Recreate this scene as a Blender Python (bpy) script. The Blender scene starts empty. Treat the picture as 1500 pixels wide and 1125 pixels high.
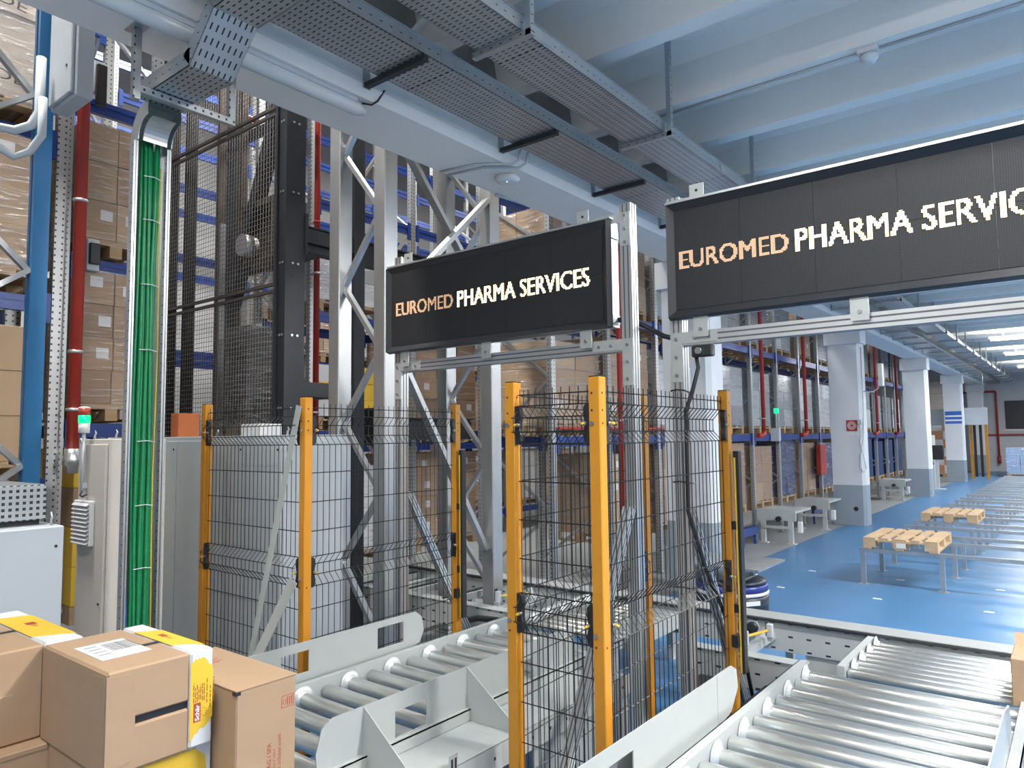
import bpy, math, random
from mathutils import Vector, Matrix
R = random.Random(7)
S = bpy.context.scene
COL = S.collection

# ------------------------------------------------------------------ camera
F, W, H, CH = 1050.0, 1500, 1125, 2.0
YAW, PIT, ROL = math.radians(38.4), math.radians(4.25), math.radians(0.65)
fw = Vector((-math.sin(YAW)*math.cos(PIT), math.cos(YAW)*math.cos(PIT), math.sin(PIT)))
r0 = Vector((math.cos(YAW), math.sin(YAW), 0)); u0 = r0.cross(fw)
rt = math.cos(ROL)*r0 - math.sin(ROL)*u0
up = rt.cross(fw)
cd = bpy.data.cameras.new('camera'); cam = bpy.data.objects.new('camera', cd); COL.objects.link(cam)
cd.sensor_width = 36; cd.lens = F/W*36; cd.clip_end = 300; cd.clip_start = .05
m = Matrix((rt, up, -fw)).transposed().to_4x4(); m.translation = Vector((0, 0, CH)); cam.matrix_world = m
S.camera = cam
# ------------------------------------------------------------------ light
S.view_settings.view_transform = 'Standard'; S.view_settings.look = 'None'
S.view_settings.gamma = 1; S.view_settings.use_curve_mapping = False
S.view_settings.exposure = 0.45
wd = bpy.data.worlds.new('world'); S.world = wd; wd.use_nodes = True
wd.node_tree.nodes['Background'].inputs[0].default_value = (1, .985, .96, 1)
wd.node_tree.nodes['Background'].inputs[1].default_value = .55
def area(name, loc, sx, sy, power, col, rot=(0, 0, 0)):
    l = bpy.data.lights.new(name, 'AREA'); l.shape = 'RECTANGLE'; l.size = sx; l.size_y = sy
    l.energy = power; l.color = col
    o = bpy.data.objects.new(name, l); COL.objects.link(o); o.location = loc; o.rotation_euler = rot
    return o
COOL, NEUT = (1, .975, .945), (1, .95, .88)
LAMPS_HALL = [(-.9, .2), (2.0, 3.6), (2.0, 9.2), (2.0, 15.4), (2.2, 20.2), (-.45, 25.0), (-.45, 30.1), (-.45, 36.4)]  # first one, out of view near the camera, added for light from above
for x, y in LAMPS_HALL:
    area('hall_lamp_light', (x, y, 4.60), 3.0, .24, (330 if y < 12 else 230) if y > 1 else 95, COOL)
    area('ceiling_fill_light', (x, y, 4.79), 3.0, .24, (210 if y < 12 else 80) if y > 1 else 60, COOL, (math.pi, 0, 0))  # upward light added to brighten the ceiling, above the closed housing
LAMPS_BAY = [(-5.5, .6), (-5.6, 6.9), (-9.0, 5.4), (-9.0, 10.5), (-6.9, 14.5), (-6.9, 21)]
POW_BAY = (400, 130, 300, 150, 130, 150)
for (x, y), pw in zip(LAMPS_BAY, POW_BAY):
    area('bay_lamp_light', (x, y, 8.7), .5, 1.4, pw, NEUT)

# ------------------------------------------------------------------ materials
MATS = {}
def nd(t, k, **kw):
    n = t.nodes.new(k)
    for a, b in kw.items(): setattr(n, a, b)
    return n
def mat(name, col, rough=.5, metal=0, var=.08, scale=6, stretch=(1, 1, 1), bump=0, emit=None, alpha=None, coat=0, spots=None):
    if name in MATS: return MATS[name]
    M = bpy.data.materials.new(name); M.use_nodes = True; t = M.node_tree; b = t.nodes['Principled BSDF']
    b.inputs['Roughness'].default_value = rough; b.inputs['Metallic'].default_value = metal
    b.inputs['Coat Weight'].default_value = coat
    tc = nd(t, 'ShaderNodeTexCoord'); mp = nd(t, 'ShaderNodeMapping'); mp.inputs['Scale'].default_value = stretch
    t.links.new(tc.outputs['Object'], mp.inputs[0])
    nz = nd(t, 'ShaderNodeTexNoise'); nz.inputs['Scale'].default_value = scale; nz.inputs['Detail'].default_value = 4
    t.links.new(mp.outputs[0], nz.inputs['Vector'])
    mx = nd(t, 'ShaderNodeMix', data_type='RGBA'); t.links.new(nz.outputs['Fac'], mx.inputs[0])
    c = Vector(col)
    mx.inputs[6].default_value = (*[min(1, max(0, q*(1-var))) for q in c], 1)
    mx.inputs[7].default_value = (*[min(1, q*(1+var)) for q in c], 1)
    t.links.new(mx.outputs[2], b.inputs['Base Color'])
    if bump:
        bp = nd(t, 'ShaderNodeBump'); bp.inputs['Strength'].default_value = bump; bp.inputs['Distance'].default_value = .01
        t.links.new(nz.outputs['Fac'], bp.inputs['Height']); t.links.new(bp.outputs[0], b.inputs['Normal'])
    if emit:
        b.inputs['Emission Color'].default_value = (*emit[:3], 1); b.inputs['Emission Strength'].default_value = emit[3]
    if alpha is not None: b.inputs['Alpha'].default_value = alpha
    M['mix'] = mx.name; M['map'] = mp.name
    MATS[name] = M
    return M
def math_n(t, op, a, b=None):
    n = nd(t, 'ShaderNodeMath', operation=op)
    for i, q in enumerate((a, b)):
        if q is None: continue
        if isinstance(q, (int, float)): n.inputs[i].default_value = q
        else: t.links.new(q, n.inputs[i])
    return n.outputs[0]
def holes(M, pu, pv, hu, hv, mode, dark=(.02, .022, .025), see=False):
    """punched slots: pu,pv pitch, hu,hv half sizes as share of the pitch; mode picks the two object axes"""
    t = M.node_tree; b = t.nodes['Principled BSDF']
    tc = nd(t, 'ShaderNodeTexCoord'); sp = nd(t, 'ShaderNodeSeparateXYZ'); t.links.new(tc.outputs['Object'], sp.inputs[0])
    x, y, z = sp.outputs
    u, v = {'xy': (x, y), 'yz': (y, z), 'xz': (x, z), 'sz': (math_n(t, 'ADD', x, y), z)}[mode]
    def msk(q, p, h):
        fr = math_n(t, 'FRACT', math_n(t, 'ADD', math_n(t, 'DIVIDE', q, p), 1000.5))
        return math_n(t, 'LESS_THAN', math_n(t, 'ABSOLUTE', math_n(t, 'SUBTRACT', fr, .5)), h)
    k = math_n(t, 'MULTIPLY', msk(u, pu, hu), msk(v, pv, hv))
    if see:
        t.links.new(math_n(t, 'SUBTRACT', 1, k), b.inputs['Alpha']); return M
    mx = nd(t, 'ShaderNodeMix', data_type='RGBA'); t.links.new(k, mx.inputs[0])
    t.links.new(t.nodes[M['mix']].outputs[2], mx.inputs[6]); mx.inputs[7].default_value = (*dark, 1)
    t.links.new(mx.outputs[2], b.inputs['Base Color'])
    return M
concrete_paint = mat('white_paint', (.66, .69, .72), .75, var=.05, scale=3, bump=.15)
beam_paint = mat('beam_paint', (.84, .805, .76), .8, var=.06, scale=2.2, bump=.2)
ceil_paint = mat('ceiling_paint', (.86, .835, .79), .8, var=.06, scale=1.2, bump=.1)
grey_paint = mat('grey_paint', (.27, .32, .37), .6, var=.06, scale=3)
floor_grey = mat('floor_concrete', (.30, .32, .33), .45, var=.16, scale=1.4)
floor_blue = mat('floor_blue', (.068, .20, .395), .32, var=.18, scale=.9, stretch=(1, .35, 1))
galv = mat('galvanised', (.52, .54, .55), .38, .85, var=.14, scale=9, stretch=(1, 1, .4))
galv_perf = holes(mat('galvanised_perforated', (.50, .52, .53), .42, .8, var=.12, scale=9), .05, .05, .13, .15, 'sz', dark=(.06, .06, .065))
galv_tray = holes(mat('galvanised_tray', (.47, .50, .53), .36, .8, var=.16, scale=5), .055, .034, .26, .13, 'xy', dark=(.05, .055, .06))
galv_slot = holes(mat('galvanised_slotted', (.50, .53, .55), .36, .8, var=.14, scale=5), .08, .06, .13, .06, 'yz', dark=(.08, .085, .09))
galv_slotx = holes(mat('galvanised_slotted_x', (.50, .53, .55), .36, .8, var=.14, scale=5), .08, .06, .13, .06, 'xz', dark=(.08, .085, .09))
alu = mat('aluminium', (.72, .74, .75), .3, .8, var=.05, scale=12, stretch=(1, 1, .2))
alu_dark = mat('aluminium_groove', (.16, .17, .18), .5, .6)
plate = mat('zinc_plate', (.62, .65, .63), .4, .55, var=.07, scale=12)
bolt_m = mat('bolt_steel', (.45, .47, .48), .3, .9)
dark_steel = mat('dark_steel', (.032, .036, .042), .42, .3, var=.2, scale=7)
brown_steel = mat('raw_steel_rail', (.11, .095, .085), .5, .6, var=.2, scale=8)
blue_beam = mat('rack_blue', (.018, .055, .25), .35, .1, var=.12, scale=8)
blue_post = mat('upright_blue', (.03, .19, .42), .4, .1, var=.1, scale=6)
red_pipe = mat('pipe_red', (.40, .035, .022), .35, 0, var=.15, scale=5)
orange = mat('post_amber', (.62, .265, .02), .42, 0, var=.06, scale=5)
black = mat('black_plastic', (.018, .019, .021), .45, var=.2, scale=20)
wire_m = mat('black_wire', (.012, .013, .016), .4, .1)
yellow = mat('yellow_plastic', (.80, .52, .05), .4)
conv = mat('conveyor_grey', (.45, .485, .48), .42, .05, var=.05, scale=4)
conv_lip = mat('conveyor_lip', (.34, .36, .36), .5, .05, var=.06, scale=4)
conv_hole = holes(mat('conveyor_grey_punched', (.50, .53, .52), .42, .05, var=.05, scale=4), .14, .10, .13, .07, 'xz')
conv_holey = holes(mat('conveyor_grey_punched_side', (.50, .53, .52), .42, .05, var=.05, scale=4), .16, .12, .05, .07, 'yz')
roller_m = mat('roller_steel', (.66, .68, .66), .34, .85, var=.13, scale=7, stretch=(.3, 1, 1))
flange_m = mat('roller_flange', (.70, .73, .74), .35, .4)
cab_grey = mat('cabinet_grey', (.44, .49, .53), .55, var=.04, scale=2)
cab_beige = mat('cabinet_beige', (.60, .565, .52), .55, var=.04, scale=3)
vent_m = holes(mat('cabinet_vent', (.34, .37, .39), .5, .2), .034, .034, .24, .24, 'sz')
card = mat('cardboard', (.40, .268, .165), .75, var=.07, scale=5, stretch=(1, 1, 3), bump=.08)
card2 = mat('cardboard_pale', (.47, .33, .205), .75, var=.09, scale=4, bump=.08)
card3 = mat('cardboard_dark', (.31, .20, .125), .75, var=.12, scale=4, bump=.08)
card_w = mat('carton_white', (.66, .67, .68), .6, var=.06, scale=4)
card_y = mat('carton_yellow', (.78, .50, .04), .55, var=.05, scale=6)
paper = mat('label_paper', (.74, .74, .74), .6, var=.03)
ink = mat('label_ink', (.10, .10, .11), .6)
ink_red = mat('print_red', (.40, .07, .035), .6)
ink_brown = mat('print_brown', (.36, .12, .03), .6)
tape = mat('tape_brown', (.36, .25, .15), .3)
wood = mat('pallet_wood', (.52, .37, .22), .75, var=.22, scale=5, stretch=(3, .5, 3), bump=.15)
wood2 = mat('pallet_wood_old', (.42, .29, .165), .78, var=.25, scale=5, stretch=(3, .5, 3), bump=.15)
green = mat('cable_green', (.012, .23, .085), .4, var=.2, scale=12)
cable_y = mat('cable_yellow', (.55, .50, .05), .4)
cable_b = mat('cable_blue', (.02, .13, .35), .4)
white_pl = mat('white_plastic', (.72, .73, .74), .4)
pvc = mat('conduit_grey', (.52, .57, .61), .45)
lens_green = mat('lamp_green', (.0, .5, .2), .3, emit=(.0, 1, .25, 1.1))
lens_red = mat('lamp_red', (.45, .06, .03), .3)
tube_m = mat('lamp_tube', (.95, .97, 1), .4, emit=(.85, .93, 1, 7))
acryl = mat('lamp_cover', (.62, .65, .66), .18, var=.05, scale=5)
black_face = holes(mat('led_face', (.012, .013, .015), .5, var=.3, scale=2.5), .01, .01, .30, .30, 'xz', dark=(.03, .033, .037))
bezel = mat('led_bezel', (.022, .024, .028), .4, var=.2, scale=4)
led_on = mat('led_lit', (1, .85, .6), .5, emit=(1, .74, .40, 1.9))
led_dim = mat('led_lit_soft', (.8, .5, .3), .5, emit=(.9, .56, .33, .30))
sky_glass = mat('grey_sheet', (.60, .62, .63), .4, var=.06, scale=1.5)
robot_m = mat('robot_dark', (.03, .034, .045), .35)
robot_b = mat('robot_blue', (.02, .035, .22), .35)
orange_box = mat('orange_box', (.55, .16, .05), .5)
wall_m = mat('wall_paint', (.58, .60, .62), .8, var=.05, scale=1)
shed_m = mat('shed_cladding', (.20, .21, .22), .7, var=.2, scale=1)
navy = mat('navy_sheet', (.015, .035, .11), .5, var=.2)
def film_mat():
    M = bpy.data.materials.new('stretch_film'); M.use_nodes = True; t = M.node_tree
    t.nodes.remove(t.nodes['Principled BSDF']); out = t.nodes['Material Output']
    tr = nd(t, 'ShaderNodeBsdfTransparent'); gl = nd(t, 'ShaderNodeBsdfGlossy'); gl.inputs['Roughness'].default_value = .22
    gl.inputs['Color'].default_value = (.9, .92, .95, 1)
    df = nd(t, 'ShaderNodeBsdfDiffuse'); df.inputs['Color'].default_value = (.8, .82, .85, 1)
    tc = nd(t, 'ShaderNodeTexCoord'); mp = nd(t, 'ShaderNodeMapping'); mp.inputs['Scale'].default_value = (1.6, 1.6, 14)
    nz = nd(t, 'ShaderNodeTexNoise'); nz.inputs['Scale'].default_value = 2.2; nz.inputs['Detail'].default_value = 6; nz.inputs['Distortion'].default_value = .8
    t.links.new(tc.outputs['Object'], mp.inputs[0]); t.links.new(mp.outputs[0], nz.inputs['Vector'])
    bp = nd(t, 'ShaderNodeBump'); bp.inputs['Strength'].default_value = .9; bp.inputs['Distance'].default_value = .05
    t.links.new(nz.outputs['Fac'], bp.inputs['Height']); t.links.new(bp.outputs[0], gl.inputs['Normal'])
    rp = nd(t, 'ShaderNodeValToRGB'); rp.color_ramp.elements[0].position = .48; rp.color_ramp.elements[1].position = .75
    rp.color_ramp.elements[0].color = (.06, .06, .06, 1); rp.color_ramp.elements[1].color = (.55, .55, .55, 1)
    t.links.new(nz.outputs['Fac'], rp.inputs[0])
    m0 = nd(t, 'ShaderNodeMixShader'); m0.inputs[0].default_value = .35
    t.links.new(gl.outputs[0], m0.inputs[1]); t.links.new(df.outputs[0], m0.inputs[2])
    m1 = nd(t, 'ShaderNodeMixShader'); t.links.new(rp.outputs[0], m1.inputs[0])
    t.links.new(tr.outputs[0], m1.inputs[1]); t.links.new(m0.outputs[0], m1.inputs[2]); t.links.new(m1.outputs[0], out.inputs[0])
    return M
film = film_mat()

# ------------------------------------------------------------------ helpers
ORG = {}
def org(o): return ORG.get(o.name, Vector((0, 0, 0))) if o else Vector((0, 0, 0))
class MB:
    def __init__(s): s.v = []; s.f = []; s.sm = []
    def add(s, vs, fs, sm=False):
        n = len(s.v); s.v += [tuple(q) for q in vs]; s.f += [tuple(n+i for i in q) for q in fs]; s.sm += [sm]*len(fs); return s
    def box(s, x0, x1, y0, y1, z0, z1):
        v = [(x, y, z) for x in (x0, x1) for y in (y0, y1) for z in (z0, z1)]
        return s.add(v, [(0, 1, 3, 2), (4, 6, 7, 5), (0, 4, 5, 1), (2, 3, 7, 6), (0, 2, 6, 4), (1, 5, 7, 3)])
    def cbox(s, x0, x1, y0, y1, z0, z1, c=.004):
        X = (x0, x1); Y = (y0, y1); Z = (z0, z1); v = []; ix = {}
        for i in (0, 1):
            for j in (0, 1):
                for k in (0, 1):
                    p = [X[i], Y[j], Z[k]]; d = [c*(1-2*i), c*(1-2*j), c*(1-2*k)]
                    for a in range(3):
                        q = [p[b]+(0 if b == a else d[b]) for b in range(3)]
                        ix[i, j, k, a] = len(v); v.append(q)
        f = []
        for a in range(3):
            for e in (0, 1):
                o = []
                for (g, h) in ((0, 0), (1, 0), (1, 1), (0, 1)):
                    t = [0, 0, 0]; t[a] = e; t[(a+1) % 3] = g; t[(a+2) % 3] = h; o.append(ix[(*t, a)])
                f.append(tuple(o) if e else tuple(o[::-1]))
        for a in range(3):
            b, cc = (a+1) % 3, (a+2) % 3
            for g in (0, 1):
                for h in (0, 1):
                    t0 = [0, 0, 0]; t0[b] = g; t0[cc] = h; t1 = list(t0); t1[a] = 1
                    f.append((ix[(*t0, b)], ix[(*t1, b)], ix[(*t1, cc)], ix[(*t0, cc)]))
        for i in (0, 1):
            for j in (0, 1):
                for k in (0, 1): f.append((ix[i, j, k, 0], ix[i, j, k, 1], ix[i, j, k, 2]))
        return s.add(v, f)
    def bar(s, p, q, w, h, upv=(0, 0, 1)):
        p, q = Vector(p), Vector(q); d = (q-p).normalized(); u = Vector(upv)
        if abs(d.dot(u)) > .98: u = Vector((1, 0, 0))
        a = d.cross(u).normalized()*w/2; b = a.cross(d).normalized()*h/2
        v = [e+i*a+j*b for e in (p, q) for i, j in ((-1, -1), (1, -1), (1, 1), (-1, 1))]
        return s.add(v, [(3, 2, 1, 0), (4, 5, 6, 7), (0, 1, 5, 4), (1, 2, 6, 5), (2, 3, 7, 6), (3, 0, 4, 7)])
    def tube(s, pts, r, n=8, cap=True):
        pts = [Vector(p) for p in pts]; rs = r if isinstance(r, (list, tuple)) else [r]*len(pts)
        v = []; f = []; a = None
        for i, p in enumerate(pts):
            d = (pts[min(i+1, len(pts)-1)]-pts[max(i-1, 0)]).normalized()
            if a is None:
                a = d.cross(Vector((0, 0, 1))) if abs(d.z) < .9 else d.cross(Vector((0, 1, 0)))
            a = (a-d*a.dot(d)).normalized(); b = d.cross(a)
            for k in range(n):
                t = 2*math.pi*k/n; v.append(p+rs[i]*(math.cos(t)*a+math.sin(t)*b))
        for i in range(len(pts)-1):
            for k in range(n):
                f.append((i*n+k, i*n+(k+1) % n, (i+1)*n+(k+1) % n, (i+1)*n+k))
        s.add(v, f, n > 5)
        if cap:
            m = len(s.v)-len(v); s.f += [tuple(m+k for k in range(n))[::-1], tuple(m+len(v)-n+k for k in range(n))]; s.sm += [False]*2
        return s
    def cyl(s, p, q, r, n=16): return s.tube([p, q], r, n)
    def wire(s, pts, r=.0024): return s.tube(pts, r, 4, False)
    def lathe(s, prof, c, n=20, axis='z'):
        v = []; f = []; c = Vector(c)
        for r, h in prof:
            for k in range(n):
                t = 2*math.pi*k/n; a, b = r*math.cos(t), r*math.sin(t)
                v.append(c+Vector({'z': (a, b, h), 'x': (h, a, b), 'y': (b, h, a)}[axis]))
        for i in range(len(prof)-1):
            for k in range(n): f.append((i*n+k, i*n+(k+1) % n, (i+1)*n+(k+1) % n, (i+1)*n+k))
        s.add(v, f, True)
        m = len(s.v)-len(v); s.f += [tuple(m+k for k in range(n))[::-1], tuple(m+len(v)-n+k for k in range(n))]; s.sm += [False]*2
        return s
    def prism(s, poly, ax, a, b):
        """poly in the two remaining axes (cyclic order y,z / x,z / x,y)"""
        def P(u, w, t): return {'x': (t, u, w), 'y': (u, t, w), 'z': (u, w, t)}[ax]
        n = len(poly); v = [P(*q, a) for q in poly]+[P(*q, b) for q in poly]
        return s.add(v, [tuple(range(n))[::-1], tuple(range(n, 2*n))]+[(i, (i+1) % n, n+(i+1) % n, n+i) for i in range(n)])
    def build(s, name, material, parent=None, kind=None):
        xs = list(zip(*s.v)); c = Vector(((min(xs[0])+max(xs[0]))/2, (min(xs[1])+max(xs[1]))/2, min(xs[2]) if parent is None else (min(xs[2])+max(xs[2]))/2))
        me = bpy.data.meshes.new(name); me.from_pydata([(x-c.x, y-c.y, z-c.z) for x, y, z in s.v], [], s.f); me.update()
        me.polygons.foreach_set('use_smooth', s.sm)
        me.materials.append(material)
        import bmesh
        bm = bmesh.new(); bm.from_mesh(me); bmesh.ops.recalc_face_normals(bm, faces=bm.faces); bm.to_mesh(me); bm.free()
        o = bpy.data.objects.new(name, me); COL.objects.link(o)
        o.parent = parent; o.location = c-org(parent); ORG[o.name] = c
        if kind: o['kind'] = kind
        return o
def tag(o, label, cat, group=None):
    o['label'] = label; o['category'] = cat
    if group: o['group'] = group
    return o
def thing(name, label, cat, loc, group=None):
    o = bpy.data.objects.new(name, None); COL.objects.link(o); o.location = loc; o.empty_display_size = .1
    ORG[o.name] = Vector(loc); return tag(o, label, cat, group)
def struct(name, mb, material, label=None):
    o = mb.build(name, material); o['kind'] = 'structure'
    if label: o['label'] = label
    return o
def piece(o, at, parent, name=None):
    """copy of a part (same mesh) with its centre at a world position"""
    c = o.copy(); COL.objects.link(c); c.parent = parent; c.location = Vector(at)-org(parent); ORG[c.name] = Vector(at)
    return c
def dup(o, d, label, parent=None):
    c = o.copy(); COL.objects.link(c); d = Vector(d); ORG[c.name] = org(o)+d
    c.parent = parent
    if parent is None: c.location = o.location+d
    if label: c['label'] = label
    for ch in o.children: dup(ch, d, None, c)
    return c
def text_tris(body, bold=0.0):
    cu = bpy.data.curves.new('t', 'FONT'); cu.body = body; cu.size = 1; cu.offset = bold; cu.resolution_u = 3
    o = bpy.data.objects.new('t', cu); COL.objects.link(o)
    bpy.context.view_layer.update()
    dg = bpy.context.evaluated_depsgraph_get(); me = bpy.data.meshes.new_from_object(o.evaluated_get(dg))
    me.calc_loop_triangles(); vs = [tuple(v.co[:2]) for v in me.vertices]; ts = [tuple(t.vertices) for t in me.loop_triangles]
    bpy.data.objects.remove(o); bpy.data.curves.remove(cu); bpy.data.meshes.remove(me)
    return vs, ts
def text_mesh(mb, body, orgn, ux, uy, width=None, height=None, bold=0.0):
    vs, ts = text_tris(body, bold)
    x0, x1 = min(v[0] for v in vs), max(v[0] for v in vs); y0, y1 = min(v[1] for v in vs), max(v[1] for v in vs)
    sx = width/(x1-x0) if width else None; sy = height/(y1-y0) if height else None
    sx = sx or sy; sy = sy or sx
    o, ux, uy = Vector(orgn), Vector(ux), Vector(uy)
    return mb.add([o+ux*(x-x0)*sx+uy*(y-y0)*sy for x, y in vs], ts)

# ------------------------------------------------------------------ setting
struct('floor', MB().box(-14, 16, -6, 46, -.15, 0), floor_grey, 'grey concrete warehouse floor')
struct('floor_coating', MB().box(-4.17, 16, -6, 43.9, .0005, .004), floor_blue, 'glossy blue painted floor of the hall')
# floor slab joints, slightly proud seal lines
ceil = struct('ceiling', MB().box(-4.35, 16, -4, 44, 5.32, 5.5), ceil_paint, 'pale grey precast ribbed ceiling')
rb = None
def rib_poly(y, w=.08, t=.15, z0=4.9, z1=5.33): return [(y-w, z0), (y+w, z0), (y+t, z1-.12), (y+t+.14, z1), (y-t-.14, z1), (y-t, z1-.12)]
ys = []
for k in range(-4, 19):
    for y in (5.78+2.06*k, 6.70+2.06*k):
        if -3.5 < y < 43.6: ys.append(y)
rb0 = MB().prism(rib_poly(ys[0]), 'x', -3.72, 15.9).build('rib', ceil_paint, ceil)
for y in ys[1:]:
    p = ORG[rb0.name].copy(); p.y += y-ys[0]; piece(rb0, p, ceil)
struct('ceiling_beam', MB().prism([(-4.32, 4.35), (-3.76, 4.35), (-3.70, 4.41), (-3.70, 4.895), (-4.32, 4.895)], 'y', -3, 43.9), beam_paint, 'long pale concrete beam above the rack front')
struct('wall_upper', MB().box(-4.50, -4.36, -3, 44, 4.9, 10.4), shed_m)
struct('wall_far', MB().box(-14, 16, 44, 44.2, 0, 10.5), wall_m, 'pale far end wall of the hall')
struct('wall_left', MB().box(-14.2, -14, -6, 44, 0, 10.5), wall_m)
struct('wall_near', MB().box(-14, -4.5, -5.9, -5.7, 0, 10.4), shed_m)  # unseen wall, added to keep ambient light out of the high bay
rf = struct('roof', MB().box(-14, -4.5, -6, 44, 10.4, 10.6), shed_m)
seam0 = MB().box(-14, -4.5, -5.05, -4.95, 10.30, 10.399).build('roof_purlin', dark_steel, rf)
for k in range(1, 24):
    p = ORG[seam0.name].copy(); p.y += k*2.0; piece(seam0, p, rf)
# concrete pillars
colnames = ['white pillar nearest the fence, seen behind the wire mesh', 'white pillar with red fire hose sign and hanging cord',
            'plain white pillar, third along the racks', 'white pillar carrying the blue striped sign', 'farthest white pillar near the end wall']
COLY = [8.85, 17.0, 25.6, 34.0, 42.0]
for y, lb in zip(COLY, colnames):
    t = thing('concrete_pillar', lb, 'pillar', (-4.07, y+.22, .004), 'pillars under the long beam')
    MB().prism([(-4.40, y), (-3.80, y), (-3.74, y+.06), (-3.74, y+.42), (-4.40, y+.42)], 'z', .872, 3.98).build('shaft', concrete_paint, t)
    MB().prism([(-4.401, y-.001), (-3.80, y-.001), (-3.739, y+.06), (-3.739, y+.421), (-4.401, y+.421)], 'z', .004, .87).build('painted_base', grey_paint, t)
    MB().prism([(-4.46, y-.06), (-3.70, y-.06), (-3.70, y+.48), (-4.46, y+.48)], 'z', 3.98, 4.348).build('capital', concrete_paint, t)
    if y == 17.0:
        MB().cyl((-3.95, y-.004, .36), (-3.95, y, .36), .05, 16).build('round_hole', black, t)
# ------------------------------------------------------------------ lamps
proto = None
def lamp(x, y, lb):
    t = thing('tube_lamp', lb, 'ceiling lamp', (x, y, 4.64), 'long tube lamps under the hall ceiling')
    MB().box(x-1.55, x+1.55, y-.13, y+.13, 4.70, 4.76).build('housing', white_pl, t)
    for d in (-.07, .07):
        MB().cyl((x-1.5, y+d, 4.672), (x+1.5, y+d, 4.672), .024, 10).build('tube', tube_m, t)
    for d in (-1.2, 1.2):
        MB().cyl((x+d, y, 4.76), (x+d, y, 5.32), .008, 6).build('hanger', galv, t)
for i, (x, y) in enumerate(LAMPS_HALL):
    lamp(x, y, ['added unseen tube lamp nearest the camera, before the signs', 'hall tube lamp overhead right of the signs', 'second hall tube lamp, beyond the signs', 'third hall tube lamp above the empty stands', 'fourth hall tube lamp, mid hall',
                'nearest of three far glowing tube lamps', 'middle of three far glowing tube lamps', 'farthest glowing tube lamp by the end wall'][i])
for i, (x, y) in enumerate(LAMPS_BAY):
    t = thing('high_bay_lamp', ['high bay lamp over the left rack bays', 'high bay lamp over the galvanised tower', 'high bay lamp over the rear rack end', 'high bay lamp over the rear rack middle', 'high bay lamp over the narrow rack bays', 'high bay lamp far along the racks'][i], 'ceiling lamp', (x, y, 8.72), 'high bay lamps')
    MB().box(x-.28, x+.28, y-.75, y+.75, 8.74, 8.82).build('housing', white_pl, t)
    MB().box(x-.25, x+.25, y-.7, y+.7, 8.725, 8.74).build('diffuser', tube_m, t)
    for d in (-.6, .6): MB().cyl((x, y+d, 8.82), (x, y+d, 10.4), .006, 6).build('hanger', galv, t)
# unlit damp-proof batten along the beam
t = thing('batten_lamp', 'unlit tubular batten lamp along the beam edge', 'ceiling lamp', (-3.86, 2.1, 4.26))
MB().tube([(-3.84, .75, 4.30), (-3.84, .8, 4.30), (-3.84, 3.12, 4.30), (-3.84, 3.20, 4.30)], [.03, .052, .052, .03], 14).build('cover', acryl, t)
MB().box(-3.895, -3.785, .85, 3.1, 4.318, 4.348).build('base', pvc, t)
MB().tube([(-3.80, 3.15, 4.33), (-3.77, 3.21, 4.33), (-3.74, 3.24, 4.36), (-3.69, 3.26, 4.43)], .007, 6).build('feed_cable', black, t)
# ------------------------------------------------------------------ cable trays along the hall
def tray(name, lb, x0, x1, z, y0, y1, seg=3.0):
    t = thing(name, lb, 'cable tray', ((x0+x1)/2, y0, z), 'cable trays along the hall ceiling')
    y = y0
    while y < y1-.01:
        e = min(y+seg, y1)
        MB().box(x0, x1, y, e-.004, z, z+.003).build('tray_bottom', galv_tray, t)
        for x in (x0, x1-.003):
            MB().box(x, x+.003, y, e-.004, z, z+.10).build('tray_side', galv_slot, t)
            MB().box(x-.008, x+.011, y, e-.004, z+.10, z+.104).build('tray_lip', galv, t)
        MB().box(x1+.001, x1+.004, e-.12, e+.12, z+.02, z+.085).build('splice_plate', galv, t)
        y = e
    for k in range(6):
        xx = x0+.05+(x1-x0-.1)*k/5
        MB().tube([(xx+R.uniform(-.02, .02), y0+.05+i*(y1-y0-.1)/14, z+.025+.01*(k % 2)) for i in range(15)], .018, 6).build('cable', black, t)
    return t
t1 = tray('cable_tray', 'perforated cable tray hugging the concrete beam', -3.56, -3.12, 4.42, .35, 43.5)
t2 = tray('cable_tray', 'perforated cable tray hung out from the beam over the signs', -2.94, -2.57, 4.50, .6, 43.5)
for k in range(-1, 26):
    y = 3.1+1.45*k
    MB().bar((-3.697, y, 4.40), (-3.12, y, 4.40), .04, .035).build('cantilever_arm', dark_steel if 0 <= k < 4 else galv, t1)
    MB().box(-3.698, -3.69, y-.03, y+.03, 4.38, 4.55).build('arm_plate', galv, t1)
for k in range(-1, 21):
    y = 3.4+1.92*k
    MB().bar((-2.98, y, 4.478), (-2.50, y, 4.478), .04, .04).build('cross_arm', galv_slotx, t2)
    MB().box(-2.545, -2.505, y-.02, y+.02, 4.46, 5.32).build('drop_rod', galv_slot, t2)
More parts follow.
